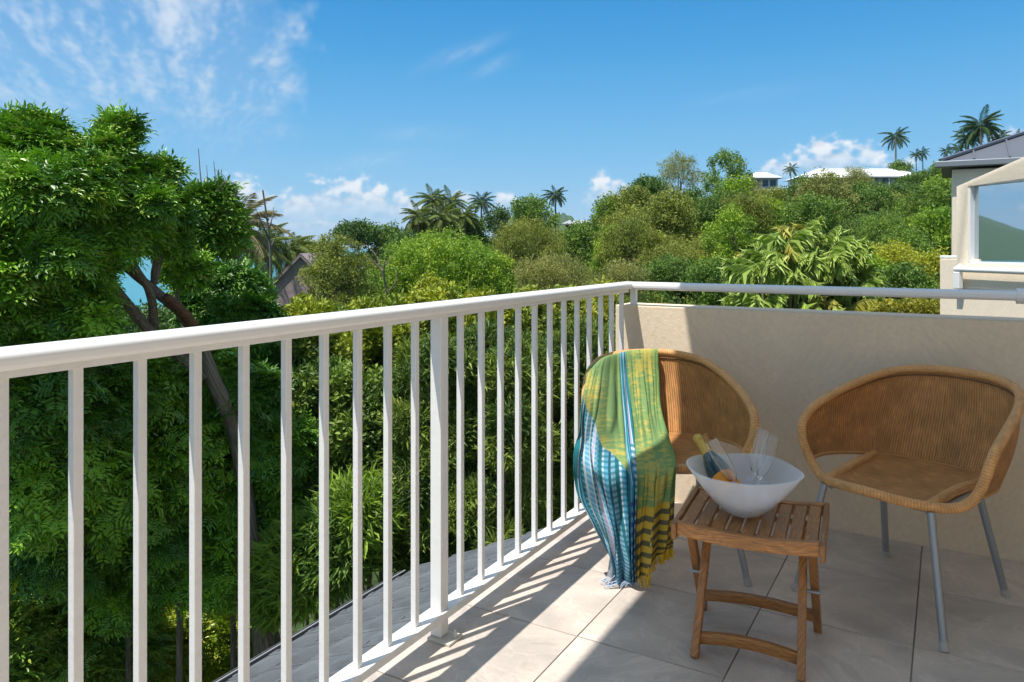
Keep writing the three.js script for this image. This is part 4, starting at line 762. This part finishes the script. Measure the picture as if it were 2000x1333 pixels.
gardenShrub('bamboo', 'tall bamboo with narrow leaves behind the balusters right of the wide post', thicket(4, 790, 1050, 690, 1080, 9.3, 10.6, 96, 18, 38), 15000, lance, [[.069, .150, .015], [.276, .360, .038]], 64, { rough: .5, size: .74, category: 'bamboo', odd: [.1, [.36, .44, .09]] });
gardenShrub('bamboo', 'bamboo with narrow leaves behind the last balusters and the cloth', thicket(5, 1040, 1290, 660, 1060, 10.4, 11.8, 84, 18, 38), 12500, lance, [[.081, .160, .015], [.299, .370, .038]], 65, { rough: .5, size: .8, category: 'bamboo', odd: [.1, [.38, .44, .08]] });
gardenShrub('shrub', 'yellowing fine leaved shrub behind the railing near its corner', [...column(1050, 565, 680, 46, 15), ...column(1120, 560, 680, 46, 15), ...column(1190, 556, 680, 46, 16)], 4200, oval, [[.262, .332, .032], [.500, .500, .053]], 66, { size: 1.0 });
gardenShrub('shrub', 'sunlit green bush low in the left corner behind the balusters', [[40, 1180, 90, 9.4], [150, 1190, 80, 9.8], [90, 1270, 110, 9.6], [215, 1270, 80, 10], [-40, 1250, 110, 9.2], [190, 1140, 50, 10]], 2600, pinnate, [[.158, .325, .041], [.374, .500, .071]], 67, { mat: glossy, size: .8 });
gardenShrub('shrub', 'yellow green bush at the foot of the balusters beside the grey gutter', [[330, 1260, 60, 11], [300, 1320, 70, 11], [440, 1240, 45, 11.4], [480, 1210, 40, 11.6], [380, 1180, 40, 11.6], [420, 1300, 60, 11.4]], 2200, pinnate, [[.281, .406, .026], [.500, .500, .041]], 68, { mat: glossy, size: .62 });
gardenShrub('shrub', 'green bush growing against the far end of the grey gutter', [[600, 1100, 60, 9.2], [660, 1060, 60, 9], [700, 1010, 50, 9], [540, 1130, 60, 9.6]], 2600, lance, [[.109, .217, .026], [.345, .489, .041]], 69, { size: 1.1 });
// ------------------------------------------------------------------ bare branches
function bareTree(label, d, trunk, twigs, r, m) {
  const a = at(trunk[0][0], trunk[0][1], d), gy = groundAt(a.x, a.z), t = thing('dead_tree', label, 'tree', [a.x, gy, a.z]), o = t.position, P = ([x, y], k = 0) => at(x, y, d + k).sub(o);
  part('trunk', limb([V(0, -.3, 0), ...trunk.map((p) => P(p))], [r * 1.6, r, r * .35], 18, 7, d), m, t);
  twigs.forEach((w, i) => part('branch', limb(w.map((p, j) => P(p, j * .25 * (i % 2 ? 1 : -1))), [r * .5, r * .3, r * .12], 10, 5, i), m, t));
}
bareTree('bare dead tree standing against the sky right of the big tree', 20, [[529, 560], [527, 480], [520, 420], [513, 372]], [[[527, 470], [515, 445], [499, 408]], [[525, 450], [531, 425], [534, 405]], [[524, 430], [508, 415]], [[527, 490], [538, 462], [541, 450]]], .06, std(.12, .11, .10, .95));
bareTree('forked bare pale tree before the olive tree left of centre', 24, [[752, 640], [754, 570], [746, 530], [722, 505]], [[[752, 560], [750, 520], [762, 482]], [[746, 530], [735, 500], [709, 475]], [[754, 590], [738, 560], [728, 520]], [[750, 520], [770, 500]], [[735, 500], [742, 478]], [[754, 575], [775, 545], [768, 520]]], .06, barkPale);
bareTree('bare yellow cane rising behind the railing right of the wide post', 10.5, [[905, 760], [908, 660], [913, 600], [915, 540]], [[[908, 660], [915, 640]], [[912, 610], [905, 590]]], .018, std(.42, .36, .05, .7));
bareTree('dry grey hanging strands in the palms left of the dead tree', 22, [[478, 560], [476, 500], [470, 450], [462, 430]], [[[470, 450], [455, 480], [450, 520]], [[466, 440], [485, 470], [488, 510]], [[462, 430], [440, 460], [436, 500]]], .035, barkPale);
bareTree('dry brown twigs sticking out of the bush low in the left corner', 9, [[58, 1330], [60, 1290], [55, 1262]], [[[60, 1290], [40, 1268], [22, 1262]], [[58, 1300], [80, 1280]], [[57, 1275], [70, 1258]]], .012, barkPale);

// ------------------------------------------------------------------ hillside buildings
function hipRoof(w, d, h, ridgeLen, over = 0) {
  const a = w / 2 + over, b = d / 2 + over, r = ridgeLen / 2, P = [[-a, 0, b], [a, 0, b], [a, 0, -b], [-a, 0, -b], [-r, h, 0], [r, h, 0]].map((p) => V(...p)), F = [[0, 1, 5], [0, 5, 4], [2, 3, 4], [2, 4, 5], [3, 0, 4], [1, 2, 5], [0, 3, 2], [0, 2, 1]], t = [];
  for (const f of F) for (const i of f) t.push(...P[i].toArray());
  return geoOf(t);
}
const ironMap = texture(256, 64, (x) => { const k = 225 + 30 * Math.sin(x * Math.PI * 2 * 16); return [k, k, k]; });
const whiteIron = std(.78, .79, .80, .45), whiteWall = std(.66, .67, .66, .85), blueGlass = std(.07, .10, .13, .12), greyTrim = std(.45, .46, .47, .7);
{
  const p = at(1665, 350, 112), base = p.y - 1.6, t = thing('white_house', 'long low house with white roof on top of the hill', 'house', [p.x, base, p.z], YAW);
  part('wall', box(17, 1.7, 6, 0, .75, 0, 0), whiteWall, t);
  const rf = part('roof', hipRoof(17.6, 7.6, 1.55, 11, .5), whiteIron, t); rf.position.set(.4, 1.6, 0);
  const r2 = part('roof', hipRoof(7, 6, .85, 3, .3), whiteIron, t); r2.position.set(-6.3, 1.35, 2.2);
  for (let i = 0; i < 9; i++) { const wd = part('window', box(1.15, 1.0, .08, -7.2 + i * 1.8, .95, 3.02, 0), blueGlass, t); part('frame', merge([box(1.25, .07, .1, -7.2 + i * 1.8, 1.47, 3.03, 0), box(.06, 1.0, .1, -7.2 + i * 1.8, .95, 3.05, 0)]), whiteWall, wd); }
  for (let i = 0; i < 8; i++) part('verandah_post', box(.12, 1.6, .12, -7.8 + i * 2.25, .78, 4.1, 0), whiteIron, t);
  part('fascia', box(18.4, .16, .12, .4, 1.56, 4.28, 0), whiteWall, t);
  part('base', box(17.6, 3, 7, 0, -1.6, .3, 0), greyTrim, t);
}
{
  const p = at(1487, 350, 108), t = thing('white_pavilion', 'small white roofed pavilion on the hill left of the white house', 'house', [p.x, p.y - 1.8, p.z], YAW);
  part('wall', box(3.6, 1.8, 3.4, 0, .9, 0, 0), std(.50, .52, .53, .85), t);
  const rf = part('roof', hipRoof(4.2, 4.2, .95, 1.6, .25), whiteIron, t); rf.position.y = 1.8;
  part('eave', box(4.7, .1, 4.7, 0, 1.78, 0, 0), greyTrim, t); part('balcony_rail', box(4.6, .12, .1, 0, .1, 2.3, 0), whiteIron, t);
  for (let i = 0; i < 3; i++) part('window', box(.8, .9, .08, -1.1 + i * 1.1, 1.05, 1.72, 0), blueGlass, t);
  part('base', box(4.2, 3, 4, 0, -1.5, 0, 0), greyTrim, t);
}
{
  const p = at(1128, 442, 82), t = thing('grey_hut', 'small house with low grey roof on the ridge beside the slim palm', 'house', [p.x, p.y - .7, p.z], YAW);
  part('wall', box(2.9, 1.6, 2.4, .2, .1, 0, 0), std(.10, .10, .11, .8), t);
  const rf = part('roof', hipRoof(3.4, 3.0, .45, 1.8, .2), std(.34, .35, .36, .6), t); rf.position.y = .9;
  part('fascia', box(3.75, .12, .08, 0, .86, 1.7, 0), std(.24, .22, .20, .7), t); part('window', box(1.2, .5, .06, .2, .4, 1.22, 0), blueGlass, t);
}
{
  const apex = at(588, 500, 36), foot = at(533, 556, 36), d0 = apex.y - foot.y, half = d0 * 1.02, t = thing('shingled_house', 'steep gabled house clad in weathered purple brown shingles', 'house', [apex.x, foot.y, apex.z], YAW), R = rngOf(14);
  const sh = [.9, 1, 1.12].map((k) => std(.36 * k, .27 * k, .265 * k, .9)), grey = std(.30, .25, .23, .85), courses = [[], [], []];
  const s = new THREE.Shape(); s.moveTo(-half, -3); s.lineTo(half, -3); s.lineTo(half, 0); s.lineTo(0, d0); s.lineTo(-half, 0); const wall = new THREE.ExtrudeGeometry(s, { depth: 5, bevelEnabled: false }); wall.translate(0, 0, -5);
  part('wall', wall, std(.12, .09, .09, .95), t);
  for (let y = -1.6; y < d0 - .08; y += .062) { const w = y < 0 ? half : half * (1 - y / d0); for (let x = -w; x < w - .02;) { const l = Math.min(.09 + R() * .09, w - x); courses[Math.floor(R() * 3)].push(box(l - .006, .07, .018 + R() * .008, x + l / 2, y + .03, .012, 0)); x += l; } }
  courses.forEach((c, i) => part('shingle_course', merge(c), sh[i], t, 'stuff'));
  for (const k of [-1, 1]) { part('bargeboard', bar(V(k * (half + .22), -.24, .12), V(0, d0 + .05, .12), .06, .13, V(0, 0, 1)), grey, t); part('roof_plane', bar(V(k * (half + .2), -.16, -2.4), V(0, d0 + .10, -2.4), 5.1, .06, V(0, 0, 1)), sh[1], t); part('corner_board', box(.07, 1.7, .07, k * (half - .05), -.85, .05, 0), grey, t); }
  part('base', box(half * 2, 5, 5, 0, -5.4, -2.6, 0), std(.12, .1, .1, .9), t);
}
// ------------------------------------------------------------------ the neighbouring house at the right
{
  const ba = -11 * Math.PI / 180, dirX = FWD.clone().multiplyScalar(-Math.cos(ba)).addScaledVector(RGT, -Math.sin(ba)), p = at(1870, 484, 7.2);
  const t = thing('beige_house', 'neighbouring beige rendered house with a large window at the right edge', 'house', [p.x, 0, p.z], Math.atan2(-dirX.z, dirX.x));
  const s = new THREE.Shape(); s.moveTo(0, .88); s.lineTo(3.4, .88); s.lineTo(3.4, 1.835 + .26 * 3.4); s.lineTo(0, 1.835); const h = new THREE.Path(); h.moveTo(.132, 1.10); h.lineTo(.132, 1.83); h.lineTo(2.6, 1.90); h.lineTo(2.6, 1.10); s.holes.push(h);
  const w = new THREE.ExtrudeGeometry(s, { depth: .3, bevelEnabled: true, bevelSize: .004, bevelThickness: .004, bevelSegments: 2 }); w.translate(0, 0, -.3);
  part('gable_wall', uvMetres(toCreasedNormals(w, .5)), beigeFar, t);
  part('lower_wall', uvMetres(merge([box(3.4, 5, .32, 1.7, -1.62, -.145, .006), box(.45, 6.9, .3, -.02, -2.31, -.17, .006)])), beigeFar, t);
  part('coping', box(.26, .028, .1, -.135, 1.158, -.08, .008), whitePaint, t);
  const win = part('window', new THREE.PlaneGeometry(2.5, .86).translate(1.37, 1.47, -.05), std(.62, .68, .72, .02, { metalness: 1 }), t);
  part('frame', merge([box(.028, .76, .05, .142, 1.47, -.028, .003), box(2.5, .024, .05, 1.37, 1.107, -.028, .003), box(2.5, .03, .05, 1.37, 1.84, -.028, .003).applyMatrix4(new THREE.Matrix4().makeRotationZ(.004))]), whitePaint, win);
  part('handrail', merge([rod(V(.055, 1.045, .066), V(3.3, 1.045, .066), .026, .026, 16), box(.075, .16, .05, .085, .94, .066, .008), rod(V(.02, 1.08, -.02), V(.08, 1.05, .066), .022, .022, 12)]), whitePaint, t);
}
{
  const c = at(1838, 322, 9.2), t = thing('metal_roof_house', 'beige house part with grey standing seam hip roof behind the gable', 'house', [c.x, c.y, c.z]);
  const pt = Math.tan(23 * Math.PI / 180), W = 6, D = 1.3, roofM = std(.13, .14, .16, .5, { metalness: .3 }), tri = [];
  const P = [V(0, .04, 0), V(W, .04, 0), V(W, .04 + D * pt, -D), V(D, .04 + D * pt, -D), V(0, .04, -2 * D), V(W, .04, -2 * D)];
  for (const f of [[0, 1, 2], [0, 2, 3], [4, 0, 3], [5, 4, 3], [5, 3, 2], [0, 4, 5], [0, 5, 1]]) for (const i of f) tri.push(...P[i].toArray());
  part('roof', geoOf(tri), roofM, t);
  for (let x = .35; x < W; x += .36) { const l = Math.min(x, D); part('seam', bar(V(x, .052, 0), V(x, .052 + l * pt, -l), .02, .024), roofM, t); }
  part('hip_cap', bar(V(0, .06, 0), V(D, .06 + D * pt, -D), .07, .03, V(1, 0, 1)), roofM, t);
  part('gutter', box(W + .06, .075, .1, W / 2 - .03, .0, .03, .012), std(.22, .24, .26, .45, { metalness: .3 }), t);
  part('wall', uvMetres(box(W, 6, 2 * D - .12, W / 2 + .12, -3.06, -D, .01)), beigeFar, t);
}
scene.fog = new THREE.FogExp2(new THREE.Color(.62, .76, .92), .00007);                       // sea air: only the far hills and the sea fade
renderer.render(scene, camera);
